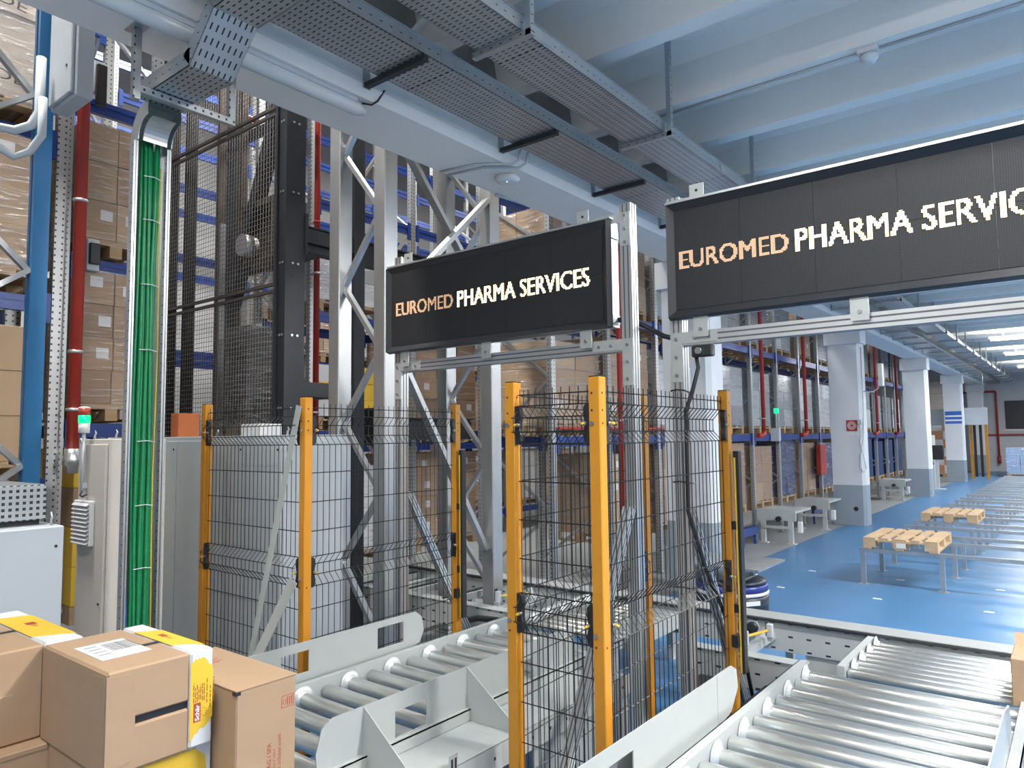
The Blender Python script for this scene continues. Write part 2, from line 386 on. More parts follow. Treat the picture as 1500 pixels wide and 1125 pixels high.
# ------------------------------------------------------------------ conduit, detectors, access point
t = thing('smoke_detector', 'round white smoke detector under a ceiling rib', 'detector', (-1.11, 5.80, 4.787))
MB().box(-1.18, -1.04, 5.74, 5.86, 4.862, 4.899).build('back_box', white_pl, t)
MB().lathe([(.02, -.075), (.045, -.065), (.055, -.04), (.065, -.035), (.065, -.012), (.05, 0)], (-1.11, 5.80, 4.862), 20).build('sensor_head', white_pl, t)
MB().tube([(-3.0, 5.80, 4.888), (-1.24, 5.80, 4.888), (-1.185, 5.80, 4.888)], .011, 6).build('conduit', pvc, t)
tag(MB().tube([(-1.035, 5.80, 4.888), (5, 5.80, 4.888)], .011, 6).build('grey_conduit', pvc), 'thin conduit along the rib right of the smoke detector', 'conduit')
t = thing('access_point', 'white rounded wireless access point on the beam underside', 'access point', (-3.95, 4.95, 4.30))
MB().lathe([(.06, -.055), (.10, -.045), (.115, -.02), (.11, 0)], (-3.95, 4.95, 4.349), 24).build('shell', white_pl, t)
MB().cyl((-3.93, 4.92, 4.290), (-3.93, 4.92, 4.2945), .006, 8).build('status_light', mat('blue_led', (.2, .4, 1), emit=(.2, .45, 1, 4)), t)
for i, (dy, dz) in enumerate(((0, 0), (.10, 0))):
    a = MB().tube([(-4.31, 4.45+dy, 4.34), (-3.95, 4.52+dy, 4.34), (-3.80, 4.62+dy, 4.335), (-3.70, 4.70+dy, 4.33), (-3.64, 4.72+dy, 4.36), (-3.60, 4.70+dy, 4.44)], .011, 6)
    tag(a.build('grey_conduit', pvc), ['thin grey conduit curving from the tray, nearer of two above the access point', 'thin grey conduit curving from the tray, beside the access point'][i], 'conduit', 'conduits on the beam')
for i, (y, x1) in enumerate(((2.62, -1.9), (3.33, -1.75))):
    tag(MB().tube([(-3.68, y, 4.80), (-3.45, y, 4.80), (-3.35, y, 4.86), (-2.98, y, 4.865), (x1, y, 4.865)], .032, 10).build('white_conduit', white_pl), ['thick white conduit crossing above the trays at the top edge', 'thick white conduit crossing above the trays, next to the drop rod'][i], 'conduit', 'white conduits above the trays')
tag(MB().tube([(-4.30, 5.2, 4.33), (-4.31, 5.6, 4.36), (-4.34, 6.4, 4.40), (-4.34, 9, 4.40)], .016, 6).build('grey_conduit', pvc), 'grey conduit running along the lower beam edge behind the small sign', 'conduit')

# ------------------------------------------------------------------ signs and portals
SY = 3.95
def letters(body, x0, x1, z0, z1, y, material, parent, p=.0082):
    vs, ts = text_tris(body, 0)
    ax, bx = min(v[0] for v in vs), max(v[0] for v in vs); az, bz = 0.0, max(v[1] for v in vs if True)
    az = min(v[1] for v in vs)
    T = [[(x0+(vs[i][0]-ax)/(bx-ax)*(x1-x0), z0+(vs[i][1]-az)/(bz-az)*(z1-z0)) for i in t] for t in ts]
    par = list(range(len(vs)))
    def find(i):
        while par[i] != i: par[i] = par[par[i]]; i = par[i]
        return i
    for t in ts:
        for q in t[1:]: par[find(q)] = find(t[0])
    isl = {}
    for t, tri in zip(ts, T): isl.setdefault(find(t[0]), []).append(tri)
    r = p*.46
    for tris in isl.values():
        cells = set()
        for (a, b, c) in tris:
            for i in range(int(min(a[0], b[0], c[0])/p)-1, int(max(a[0], b[0], c[0])/p)+2):
                for j in range(int(min(a[1], b[1], c[1])/p)-1, int(max(a[1], b[1], c[1])/p)+2):
                    q = (i*p, j*p)
                    def sg(u, v): return (q[0]-v[0])*(u[1]-v[1])-(u[0]-v[0])*(q[1]-v[1])
                    d = (sg(a, b), sg(b, c), sg(c, a))
                    if not (min(d) < 0 and max(d) > 0): cells.add((i, j)); cells.add((i+1, j))
        mb = MB()
        for i, j in sorted(cells):
            x, z = i*p, j*p
            mb.add([(x-r, y, z-r), (x+r, y, z-r), (x+r, y, z+r), (x-r, y, z+r)], [(0, 1, 2, 3)])
        mb.build('letter', material, parent)
def sign(lb, x0, x1, z0, z1, ex0, ex1, px0, px1, tabs):
    t = thing('led_sign', lb, 'sign', ((x0+x1)/2, SY+.06, z0), 'led signs over the conveyors')
    MB().box(x0+.012, x1-.012, SY+.03, SY+.15, z0+.012, z1-.006).build('housing', galv, t)
    b = .055; mb = MB()
    o = [(x0, z0), (x1, z0), (x1, z1), (x0, z1)]; n = [(x0+b, z0+b), (x1-b, z0+b), (x1-b, z1-b), (x0+b, z1-b)]
    v = [(x, SY+.045, z) for x, z in o]+[(x, SY-.005, z) for x, z in [(x0+.012, z0+.012), (x1-.012, z0+.012), (x1-.012, z1-.012), (x0+.012, z1-.012)]]+[(x, SY+.022, z) for x, z in n]
    f = []
    for i in range(4):
        j = (i+1) % 4; f += [(i, j, 4+j, 4+i), (4+i, 4+j, 8+j, 8+i)]
    mb.add(v, f).build('bezel', bezel, t)
    MB().box(x0-.004, x1+.004, SY+.02, SY+.15, z1, z1+.014).build('top_rail', alu, t)
    nx = round((x1-x0-2*b)/.4); w = (x1-x0-2*b)/nx
    for i in range(nx):
        for j in range(2):
            hh = (z1-z0-2*b)/2
            MB().box(x0+b+i*w+.0008, x0+b+(i+1)*w-.0008, SY+.02, SY+.028, z0+b+j*hh+.0008, z0+b+(j+1)*hh-.0008).build('led_module', black_face, t)
    letters('EUROMED', ex0, ex1, 2.995, 3.105, SY+.0185, led_dim, t)
    letters('PHARMA SERVICES', px0, px1, 2.990, 3.115, SY+.0185, led_on, t)
    for x in tabs:
        MB().box(x-.045, x+.045, SY+.05, SY+.056, z1+.01, z1+.10).build('top_tab', plate, t)
        MB().cyl((x, SY+.048, z1+.06), (x, SY+.05, z1+.06), .009, 10).build('tab_hole', black, t)
    for x in (x0+.2, (x0+x1)/2, x1-.2):
        mb = MB().box(x-.045, x+.045, SY+.03, SY+.036, z0-.115, z0+.012); mb.box(x-.045, x+.045, SY+.036, SY+.09, z0+.002, z0+.008)
        br = mb.build('lower_bracket', plate, t)
        MB().cyl((x, SY+.022, z0-.07), (x, SY+.03, z0-.07), .011, 8).build('bolt', bolt_m, br)
    for z in (z0+.06, z1-.09):
        if lb.startswith('smaller'):
            MB().box(x1-.014, x1-.002, SY+.04, SY+.14, z-.03, z+.03).build('side_lug', plate, t)
    return t
sign('smaller looking black led sign on the left, reading pharma services', -4.46, -2.33, 2.695, 3.41, -4.35, -3.72, -3.67, -2.49, (-4.24, -2.55))
sign('black led sign on the right, cut off by the picture edge', -1.93, .20, 2.695, 3.41, -1.85, -1.21, -1.17, .02, (-1.74,))
def profile(mb_v, mb_g, p, q, w=.08):
    """slotted aluminium extrusion between two points: body and grooves"""
    p, q = Vector(p), Vector(q); mb_v.bar(p, q, w, w, (0, 1, 0) if abs((q-p).normalized().z) > .5 else (0, 0, 1))
    d = (q-p).normalized(); u = Vector((0, 1, 0)) if abs(d.z) > .5 else Vector((0, 0, 1))
    a = d.cross(u).normalized(); b = a.cross(d).normalized()
    for n, s in ((a, b), (b, a)):
        for sg in (-1, 1):
            for off in (-.2, .2):
                c = n*sg*(w/2+.0004)+s*off*w
                mb_g.bar(p+c, q+c, *((.0012, .009) if abs(n.dot(a)) > .5 else (.009, .0012)), u if True else u)
def portal(lb, xl, xr, ztop, sgn):
    t = thing('sign_portal', lb, 'portal frame', ((xl+xr)/2, SY+.09, .004), 'aluminium portals carrying the signs')
    yc = SY+.10
    for x in (xl, xr):
        b, g = MB(), MB(); profile(b, g, (x, yc, .03), (x, yc, ztop)); o = b.build('upright', alu, t); g.build('groove', alu_dark, o)
        b.__init__(); b.box(x-.07, x+.07, yc-.07, yc+.07, .004, .03); b.build('foot_plate', plate, t)
        s = 1 if x == xl else -1
        for z, hz in ((2.58, -1), (3.44, -1)):
            mb = MB(); y = SY+.054
            mb.box(x-.035, x+.035, y, y+.006, z-.26, z+.04)
            mb.box(min(x+s*.035, x+s*.26), max(x+s*.035, x+s*.26), y, y+.006, z-.03, z+.04)
            if z > 3: 
                mb = MB().box(x-.035, x+.035, y, y+.006, z-.22, z+.0); mb.box(min(x, x+s*.2), max(x, x+s*.2), y-.001, y, z-.06, z)
            o = mb.build('corner_plate', plate, t)
            bb = MB()
            for (dx, dz) in ((0, -.22), (0, -.11), (0, 0), (s*.12, 0), (s*.21, 0)):
                if z > 3 and dx != 0: dx *= .75; dz = -.03
                elif z > 3: dz = dz*.8-.02
                bb.cyl((x+dx, y-.008, z+dz), (x+dx, y, z+dz), .011, 8)
            bb.build('bolts', bolt_m, o)
    b, g = MB(), MB(); profile(b, g, (xl+.04, yc, 2.58), (xr-.04, yc, 2.58)); o = b.build('crossbar', alu, t); g.build('groove', alu_dark, o)
    for x, dy in sgn:
        b, g = MB(), MB(); profile(b, g, (x, yc+dy*.07, 1.55), (x, yc+dy*.92, .06), .06); o = b.build('brace', alu, t); g.build('groove', alu_dark, o)
    return t
portal('aluminium portal frame holding the left sign over the left conveyor', -4.37, -2.235, 3.50, ((-2.235, -1), (-4.37, 1)))
portal('aluminium portal frame holding the right sign over the right conveyor', -1.90, .13, 3.46, ((-1.90, 1), (.13, 1)))
# cables at the portals
tag(MB().tube([(-2.34, SY+.12, 2.76), (-2.2, SY+.19, 2.72), (-2.05, SY+.2, 2.63), (-1.95, SY+.17, 2.60)], .016, 8).build('sign_cable', black), 'thick black cable looping between the two signs', 'cable')
tag(MB().tube([(-1.78, SY+.06, 2.50), (-1.76, SY+.05, 2.40), (-1.80, SY+.04, 2.25), (-1.845, SY+.045, 2.15), (-1.848, SY+.045, 1.55), (-1.82, SY+.2, 1.2), (-1.80, SY+.75, .5), (-1.80, SY+.85, .25)], .013, 8).build('sign_cable', black), 'black cable tied down the right portal upright', 'cable')
for z in (2.27, 1.72, 1.1):
    tag(MB().tube([(-1.945, SY+.055, z), (-1.90, SY+.046, z+.006), (-1.856, SY+.055, z), (-1.856, SY+.148, z-.01), (-1.944, SY+.148, z-.01), (-1.945, SY+.055, z)], .004, 4).build('cable_tie', black), {2.27: 'upper', 1.72: 'middle', 1.1: 'lower'}[z]+' black cable tie round the right portal upright', 'cable tie', 'cable ties')
t = thing('camera_sensor', 'small black scanner under the right portal corner', 'scanner', (-1.72, SY+.05, 2.44))
MB().cbox(-1.79, -1.66, SY+.02, SY+.07, 2.46, 2.53, .008).build('body', black, t)
MB().cyl((-1.74, SY, 2.495), (-1.74, SY+.02, 2.495), .02, 12).build('lens', bolt_m, t)

# ------------------------------------------------------------------ safety fence
PZ = 2.28
posts = {}
def fence_post(key, x, y, lb, clamps):
    t = thing('fence_post', lb, 'fence post', (x, y, .004), 'amber fence posts')
    MB().cbox(x-.03, x+.03, y-.03, y+.03, .012, PZ-.004, .004).build('tube', orange, t)
    MB().box(x-.028, x+.028, y-.028, y+.028, PZ-.004, PZ).build('end_cap', black, t)
    MB().box(x-.06, x+.06, y-.06, y+.06, .004, .012).build('base_plate', black, t)
    for (dx, dy) in clamps:
        for z in (2.06, 1.14):
            mb = MB(); n = 7
            pr = [(.016, -.095), (.03, -.08), (.034, -.05), (.026, -.02), (.026, .02), (.034, .05), (.03, .08), (.016, .095)]
            poly = [(a, b) for a, b in pr]+[(-.004, b) for a, b in pr[::-1]]
            if dx: mb.prism([(x+dx*(.031+a), z+b) for a, b in poly], 'y', y-.026, y+.004)
            else: mb.prism([(y+dy*(.031+a), z+b) for a, b in poly], 'x', x-.004, x+.026)
            o = mb.build('clamp', black, t)
            c = Vector((x+dx*.052, y+dy*.052, z)); nrm = Vector((dy*dy, -dx*dx, 0)) 
            MB().cyl(c+nrm*.022, c+nrm*.042, .010, 8).build('bolt', bolt_m, o)
            MB().cyl(c+nrm*.042, c+nrm*.058, .006, 8).build('bolt_tip', yellow, o)
    for z in (2.2, 2.12, 2.06, 1.05):
        MB().cyl((x-.012, y-.0312, z), (x-.012, y-.029, z), .0055, 8).build('hole', black, t)
        MB().cyl((x+.029, y-.006, z), (x+.0312, y-.006, z), .0055, 8).build('hole', black, t)
    MB().cyl((x-.012, y-.037, 2.06), (x-.012, y-.03, 2.06), .011, 10).build('bolt_head', bolt_m, t)
    MB().cyl((x-.012, y-.037, 1.10), (x-.012, y-.03, 1.10), .011, 10).build('bolt_head', bolt_m, t)
    posts[key] = (x, y)
fence_post('a', -1.755, 2.85, 'amber fence post at the near right corner, tallest in the picture', ((-1, 0), (0, 1)))
fence_post('b', -2.254, 2.85, 'amber fence post at the near left corner of the narrow enclosure', ((1, 0),))
fence_post('c', -3.985, 2.85, 'amber fence post with leaning strips beside the left conveyor', ((0, 1), (-1, 0)))
fence_post('d', -5.237, 2.85, 'leftmost amber fence post in front of the grey cabinet', ((1, 0),))
fence_post('e', -1.751, 4.35, 'amber fence post beside the right conveyor, with light curtain', ((0, -1),))
fence_post('f', -2.326, 4.35, 'amber fence post at the back, between the two portal uprights', ((0, -1),))
fence_post('g', -4.048, 4.35, 'amber fence post under the left sign, with light curtain', ((0, -1),))
def panel(k1, k2, lb, side):
    (xa, ya), (xb, yb) = posts[k1], posts[k2]; A, B = Vector((xa, ya, 0)), Vector((xb, yb, 0))
    d = (B-A).normalized(); L = (B-A).length; n = Vector((d.y, -d.x, 0))*side
    t = thing('mesh_panel', lb, 'mesh panel', ((xa+xb)/2, (ya+yb)/2, .1), 'black welded mesh panels of the safety fence')
    prof = [(.12, 0)]
    for zf in (1.14, 2.06): prof += [(zf-.095, 0), (zf-.035, .055), (zf+.035, .055), (zf+.095, 0)]
    prof += [(2.24, 0)]
    mb = MB(); s = .045
    while s < L-.04:
        mb.wire([A+d*s+n*o+Vector((0, 0, z)) for z, o in prof], .0028); s += .05
    mb.build('upright_wires', wire_m, t, 'stuff')
    mb = MB()
    zs = [(.14, 0)]+[(.14+.19*k, 0) for k in range(1, 5)]+[(1.045, 0), (1.105, .055), (1.175, .055), (1.235, 0)]+[(1.40, 0), (1.59, 0), (1.78, 0), (1.965, 0), (2.025, .055), (2.095, .055), (2.155, 0), (2.21, 0)]
    for z, o in zs: mb.wire([A+d*.035+n*(o+.004)+Vector((0, 0, z)), B-d*.035+n*(o+.004)+Vector((0, 0, z))], .0031)
    mb.build('cross_wires', wire_m, t, 'stuff')
panel('b', 'a', 'narrow black mesh panel between the two near amber posts', 1)
panel('a', 'e', 'black mesh panel along the right conveyor, crossed by a cable', -1)
panel('b', 'f', 'black mesh panel along the inner side of the left conveyor', 1)
panel('d', 'c', 'black mesh panel standing before the grey cabinet', 1)
panel('c', 'g', 'black mesh panel in front of the galvanised tower', -1)
def strip(lb, p, q, w, m):
    tag(MB().bar(p, q, w, .006, (0, 1, 0)).build('metal_strip', m), lb, 'metal strip', 'loose strips leaning on the fence')
strip('pale metal strip leaning from the amber post top across the mesh', (-3.995, 2.80, 2.22), (-4.42, 2.74, .55), .055, mat('pale_green_strip', (.50, .56, .53), .4, .4))
strip('short grey strip leaning low against the amber post', (-4.02, 2.79, 1.10), (-4.30, 2.66, .50), .08, plate)
for k, lb in (('e', 'black and yellow light curtain beside the right conveyor'), ('g', 'black and yellow light curtain below the left sign')):
    x, y = posts[k]
    t = thing('light_curtain', lb, 'light curtain', (x+.07, y, .55), 'light curtains')
    MB().cbox(x+.05, x+.085, y-.02, y+.035, .56, 1.90, .004).build('body', black, t)
    MB().box(x+.056, x+.068, y-.0225, y-.0195, .565, 1.86).build('yellow_stripe', yellow, t)
    MB().box(x+.072, x+.080, y-.0225, y-.0195, .57, 1.88).build('optic_window', black, t)
    for z in (.74, .92, 1.42):
        MB().box(x+.028, x+.06, y-.025, y+.02, z, z+.05).build('bracket', black, t)
    MB().box(x+.02, x+.06, y-.055, y-.02, .72, .79).build('muting_unit', black, t)

# ------------------------------------------------------------------ conveyors
def flat_window(mb, x, th, y0, y1, z0, z1, wins):
    """upright plate at x with rectangular-ish openings: wins (ya,yb,za,zb)"""
    y = y0
    for (ya, yb, za, zb) in sorted(wins):
        mb.box(x, x+th, y, ya, z0, z1); mb.box(x, x+th, ya, yb, z0, za); mb.box(x, x+th, ya, yb, zb, z1); y = yb
    mb.box(x, x+th, y, y1, z0, z1)
def rollers(t, x0, x1, y0, n, pitch, z=.43, r=.045, fl=(), first=0):
    base = fb = None
    for k in range(n):
        y = y0+k*pitch
        if base is None:
            base = MB().lathe([(.018, -.012), (r-.006, -.002), (r, .006), (r, x1-x0-.006), (r-.006, x1-x0+.002), (.018, x1-x0+.012)], (x0, y, z), 20, 'x').build('roller', roller_m, t); o = base
        else:
            c = ORG[base.name].copy(); c.y = y; o = piece(base, c, t)
        if (k+first) % 2 == 0:
            for s, xx in ((1, x0), (-1, x1)):
                if s not in fl: continue
                if fb is None:
                    fb = MB().lathe([(r, .030), (r+.006, .016), (r+.016, .009), (r+.033, .004), (r+.034, 0), (r+.028, -.004)] if s > 0 else [(r+.028, .004), (r+.034, 0), (r+.033, -.004), (r+.016, -.009), (r+.006, -.016), (r, -.030)], (xx, y, z), 24, 'x').build('flange', flange_m, o)
                else:
                    c = ORG[fb.name].copy(); c.y = y; piece(fb, c, o)
def conveyor(lb, xl, xr, y0, y1, ry, n):
    t = thing('roller_conveyor', lb, 'conveyor', ((xl+xr)/2, y0, .004), 'grey roller conveyors')
    for x, s in ((xl, 1), (xr, -1)):
        mb = MB().box(min(x, x+s*.006), max(x, x+s*.006), y0, y1, .26, .515)
        mb.box(min(x, x-s*.045), max(x, x-s*.045), y0, y1, .509, .515); mb.box(min(x, x-s*.045), max(x, x-s*.045), y0, y1, .26, .266)
        mb.box(min(x-s*.039, x-s*.045), max(x-s*.039, x-s*.045), y0, y1, .455, .515)
        mb.build('side_rail', conv, t)
    y = y0+.25
    while y < y1:
        for x in (xl-.02, xr+.02):
            MB().box(x-.03, x+.03, y-.03, y+.03, .016, .26).build('leg', conv, t)
            MB().box(x-.06, x+.06, y-.06, y+.06, .004, .016).build('foot', plate, t)
        MB().box(xl, xr, y-.02, y+.02, .12, .16).build('cross_member', conv, t)
        y += 1.2
    rollers(t, xl+.012, xr-.012, ry, n, .18, fl=(1,))
    return t
# left infeed
cl = conveyor('grey roller conveyor under the left sign, with two tall guides', -3.80, -2.76, 1.80, 4.72, 1.984, 15)
mb = MB(); flat_window(mb, -3.87, .006, 2.25, 3.62, .49, .745, [(2.60, 2.80, .56, .69), (3.36, 3.60, .56, .70)]); mb.build('side_guide', conv, cl)
mb = MB().prism([(3.62, .49), (3.76, .52), (3.80, .60), (3.78, .70), (3.72, .745), (3.62, .745)], 'x', -3.872, -3.864); mb.build('guide_end', conv, cl)
MB().prism([(-3.87, .49), (-3.80, .515), (-3.80, .509), (-3.87, .484)], 'y', 2.25, 3.7).build('guide_foot', conv, cl)
mb = MB(); flat_window(mb, -2.75, .006, 2.12, 4.1, .452, .735, [(2.50, 2.72, .52, .65), (3.45, 3.62, .50, .64)]); g = mb.build('side_guide', conv, cl)
MB().prism([(2.12, .49), (2.12, .735), (2.06, .70), (2.03, .60), (2.04, .49)], 'x', -2.75, -2.744).build('guide_end', conv, cl)
for y in (2.30, 3.03):
    MB().prism([(-2.744, .452), (-2.744, .733), (-2.415, .50), (-2.415, .452)], 'y', y, y+.006).build('gusset', conv, cl)
MB().box(-2.744, -2.40, 2.05, 4.1, .446, .452).build('guide_base', conv, cl)
MB().box(-2.405, -2.399, 2.05, 4.3, .33, .452).build('outer_channel', conv_holey, cl)
o = MB().box(-2.399, -2.393, 2.52, 2.575, .36, .52).build('sensor_bracket', plate, cl)
MB().box(-2.394, -2.391, 2.53, 2.54, .44, .50).box(-2.394, -2.391, 2.555, 2.565, .44, .50).build('slot', black, o)
for y in (2.33, 3.07):
    MB().cyl((-2.46, y+.03, .452), (-2.46, y+.03, .475), .009, 8).build('anchor_bolt', bolt_m, cl)
for a, b in ((2.08, 2.86), (3.2, 4.25)): MB().box(-2.43, -2.424, a, b, .03, .33).build('skirt_plate', conv, cl)
t = thing('cable_duct', 'flat galvanised cable duct on the floor inside the narrow enclosure', 'cable duct', (-2.03, 3.8, .004))
MB().box(-2.16, -1.92, 3.02, 3.85, .0045, .10).build('cover', galv, t); MB().box(-2.16, -1.99, 4.2, 4.9, .0045, .10).build('cover', galv, t)
t = thing('drive_unit', 'dark drive unit on the floor behind the near amber post', 'motor', (-2.1, 4.65, .1))
MB().cbox(-2.2, -1.95, 4.55, 4.85, .1005, .34, .02).build('gearbox', dark_steel, t); MB().cyl((-2.08, 4.55, .22), (-2.08, 4.40, .22), .085, 18).build('motor', dark_steel, t)
t = thing('drive_unit', 'dark drive unit low beside the right conveyor', 'motor', (-1.68, 4.75, .004))
MB().cbox(-1.78, -1.60, 4.5, 4.95, .0045, .32, .02).build('gearbox', dark_steel, t); MB().cyl((-1.69, 4.5, .2), (-1.69, 4.42, .2), .07, 18).build('motor', bolt_m, t)
# right infeed
cr = conveyor('grey roller conveyor at the lower right with flanged rollers', -1.50, -.34, 2.2, 4.98, 2.376, 15)
mb = MB(); flat_window(mb, -1.585, .006, 2.2, 3.70, .47, .735, [(2.60, 2.8, .56, .66)]); mb.build('side_guide', conv, cr)
MB().prism([(3.70, .47), (3.88, .50), (3.98, .60), (3.97, .70), (3.90, .735), (3.70, .735)], 'x', -1.587, -1.577).build('guide_end', conv, cr)
MB().prism([(-1.585, .47), (-1.50, .515), (-1.50, .509), (-1.585, .464)], 'y', 2.2, 3.7).build('guide_foot', conv, cr)
MB().box(-1.53, -1.524, 2.3, 4.35, .03, .255).build('skirt_plate', conv, cr)
MB().box(-1.66, -1.654, 2.3, 3.5, .45, .66).build('back_plate', conv, cr)
mb = MB(); flat_window(mb, -.355, .006, 2.2, 4.05, .47, .72, []); mb.build('side_guide', conv, cr)
MB().prism([(4.05, .47), (4.25, .49), (4.32, .58), (4.28, .68), (4.05, .72)], 'x', -.357, -.348).build('guide_end', conv, cr)
# right transfer section
ct = thing('transfer_table', 'roller transfer table between right conveyor and cross conveyor', 'conveyor', (-.8, 5.5, .004))
for x in (-1.285, -.2):
    MB().box(x-.045, x, 5.04, 5.90, .40, .50).build('side_rail', conv, ct)
rollers(ct, -1.27, -.25, 5.10, 8, .108, z=.445, r=.036, fl=(1,), first=1)
for x in (-1.30, -.2):
    for y in (5.2, 5.8): MB().box(x-.03, x+.01, y-.03, y+.03, .004, .40).build('leg', conv, ct)
cu = thing('transfer_table', 'roller transfer table behind the narrow mesh enclosure', 'conveyor', (-3.3, 5.4, .004))
for x in (-3.75, -2.72):
    MB().box(x-.045, x, 4.80, 5.88, .40, .50).build('side_rail', conv, cu)
    for y in (4.9, 5.8): MB().box(x-.045, x-.005, y-.03, y+.03, .004, .40).build('leg', conv, cu)
rollers(cu, -3.735, -2.78, 4.86, 10, .108, z=.445, r=.036, fl=(1,), first=1)
# cross conveyor
cc = thing('cross_conveyor', 'long grey cross conveyor frame with slotted side beams', 'conveyor', (-3.5, 6.15, .004))
MB().box(-6.85, 2.2, 5.93, 5.942, .27, .51).build('far_beam', conv_hole, cc)
MB().prism([(5.925, .52), (6.15, .52), (6.15, .40), (6.144, .40), (6.144, .514), (5.925, .514)], 'x', -6.85, 2.2).build('far_beam_lip', conv_lip, cc)
MB().box(-6.85, 2.2, 5.90, 5.9245, .495, .512).build('chain', dark_steel, cc)
for x0, x1 in ((-2.45, -1.53), (-6.85, -3.95)):
    MB().box(x0, x1, 5.03, 5.042, .24, .455).build('near_beam', conv_hole, cc)
    MB().box(x0, x1, 5.02, 5.14, .455, .461).build('near_beam_lip', conv, cc)
    MB().box(x0, x1, 5.035, 5.037, .235, .2399).build('beam_edge', dark_steel, cc)
for x in (-2.05, -4.35, -5.0, -5.9, -6.6):
    MB().box(x-.03, x+.03, 5.05, 5.929, .36, .42).build('cross_tie', conv, cc)
for x in (-6.6, -5.4, -4.2, -3.0, -1.95, -.9, .6):
    for y in (5.09, 6.05):
        if y < 6 and (x > -1.5 or -3.9 < x < -2.5): continue
        MB().box(x-.03, x+.03, y-.03, y+.03, .004, .34 if y > 6 else .24).build('leg', conv, cc)
        MB().box(x-.02, x+.02, y-.005, y+.005, .24, .34).build('leg_web', conv, cc)
MB().box(-1.80, -1.28, 5.95, 5.97, .06, .30).build('skirt_sheet', conv, cc)
MB().box(-1.95, -1.30, 5.86, 5.89, .10, .13).build('yellow_bar', yellow, cc)
for x in (-2.28, -2.14):
    o = MB().prism([(x-.06, .36), (x-.06, .50), (x-.01, .53), (x+.05, .53), (x+.07, .49), (x+.02, .36)], 'y', 5.70, 5.712).build('sprocket_plate', conv, cc)
    MB().lathe([(.02, -.03), (.045, -.03), (.045, 0), (.02, 0)], (x+.02, 5.70, .485), 18, 'y').build('chain_wheel', dark_steel, o)
# more chain-lane clutter behind the left fence
for i, (x, y) in enumerate(((-4.9, 5.5), (-5.5, 5.5), (-6.1, 5.5))):
    o = MB().box(x-.05, x+.05, 5.06, 5.89, .40, .46).build('chain_rail', conv, cc)
    MB().box(x-.018, x+.018, 5.08, 5.88, .46, .472).build('chain', dark_steel, o)
for xx, lb in ((-1.98, 'right'), (-4.28, 'left')):
    for i, (x, y) in enumerate(((xx, 5.16), (xx+.02, 5.62))):
        t = thing('photo_sensor', f'small black photo sensor on the {lb} cross tie, {"nearer" if i == 0 else "farther"} end', 'sensor', (x, y, .462 if i == 0 else .42), 'photo sensors of the cross conveyor')
        zb = .462 if i == 0 else .42
        MB().box(x-.02, x+.02, y-.006, y+.006, zb, zb+.03).build('foot', plate, t)
        MB().cbox(x-.022, x+.022, y-.02, y+.02, zb+.03, zb+.13, .004).build('body', pvc, t)
        MB().box(x-.026, x-.0225, y-.022, y+.022, zb+.04, zb+.15).build('shield', black, t)
    tag(MB().bar((xx-.01, 5.185, .545), (xx+.01, 5.595, .505), .014, .014).build('reflector_bar', yellow), f'thin yellow bar between the {lb} pair of photo sensors', 'bar', 'yellow sensor bars')
tag(MB().tube([(-4.6, 4.95, .30), (-4.3, 4.9, .40), (-4.05, 4.88, .42), (-3.92, 4.80, .40), (-3.90, 4.76, .28)], .028, 8).build('corrugated_hose', black), 'black corrugated hose sagging below the left near beam', 'hose')

# ------------------------------------------------------------------ cartons in the foreground
def label_text(mb, body, o, ux, uy, h, bold=0.0): return text_mesh(mb, body, o, ux, uy, height=h, bold=bold)
def logo(t, x, y, z, s):
    """red plate with white name, on a +X face; text runs upward"""
    MB().box(x, x+.0006, y, y+.40*s, z, z+s).build('logo_plate', ink_red, t)
    mb = MB(); text_mesh(mb, 'Schär', (x+.0010, y+.33*s, z+.06*s), (0, 0, 1), (0, -1, 0), height=.26*s, width=.86*s, bold=.03); mb.build('logo_name', paper, t)
    mb = MB()
    for k in range(9):
        a = 2*math.pi*k/9; c = Vector((x+.0008, y+.58*s+.13*s*math.cos(a), z+.45*s+.22*s*math.sin(a)))
        mb.cyl(c, c+Vector((.0004, 0, 0)), .035*s, 8)
    mb.build('logo_flower', mat('print_ochre', (.62, .26, .03), .6), t)
def print_lines(t, x, y0, z0, n, dy, zl, m=ink_brown, wd=.0032):
    mb = MB()
    for k in range(n):
        a = z0+R.uniform(0, .25)*zl; b = z0+zl*R.uniform(.7, 1.0); y = y0+k*dy
        zz = a
        while zz < b:
            e = min(b, zz+R.uniform(.008, .025)); mb.box(x, x+.0005, y, y+wd, zz, e); zz = e+.004
    mb.build('printed_text', m, t)
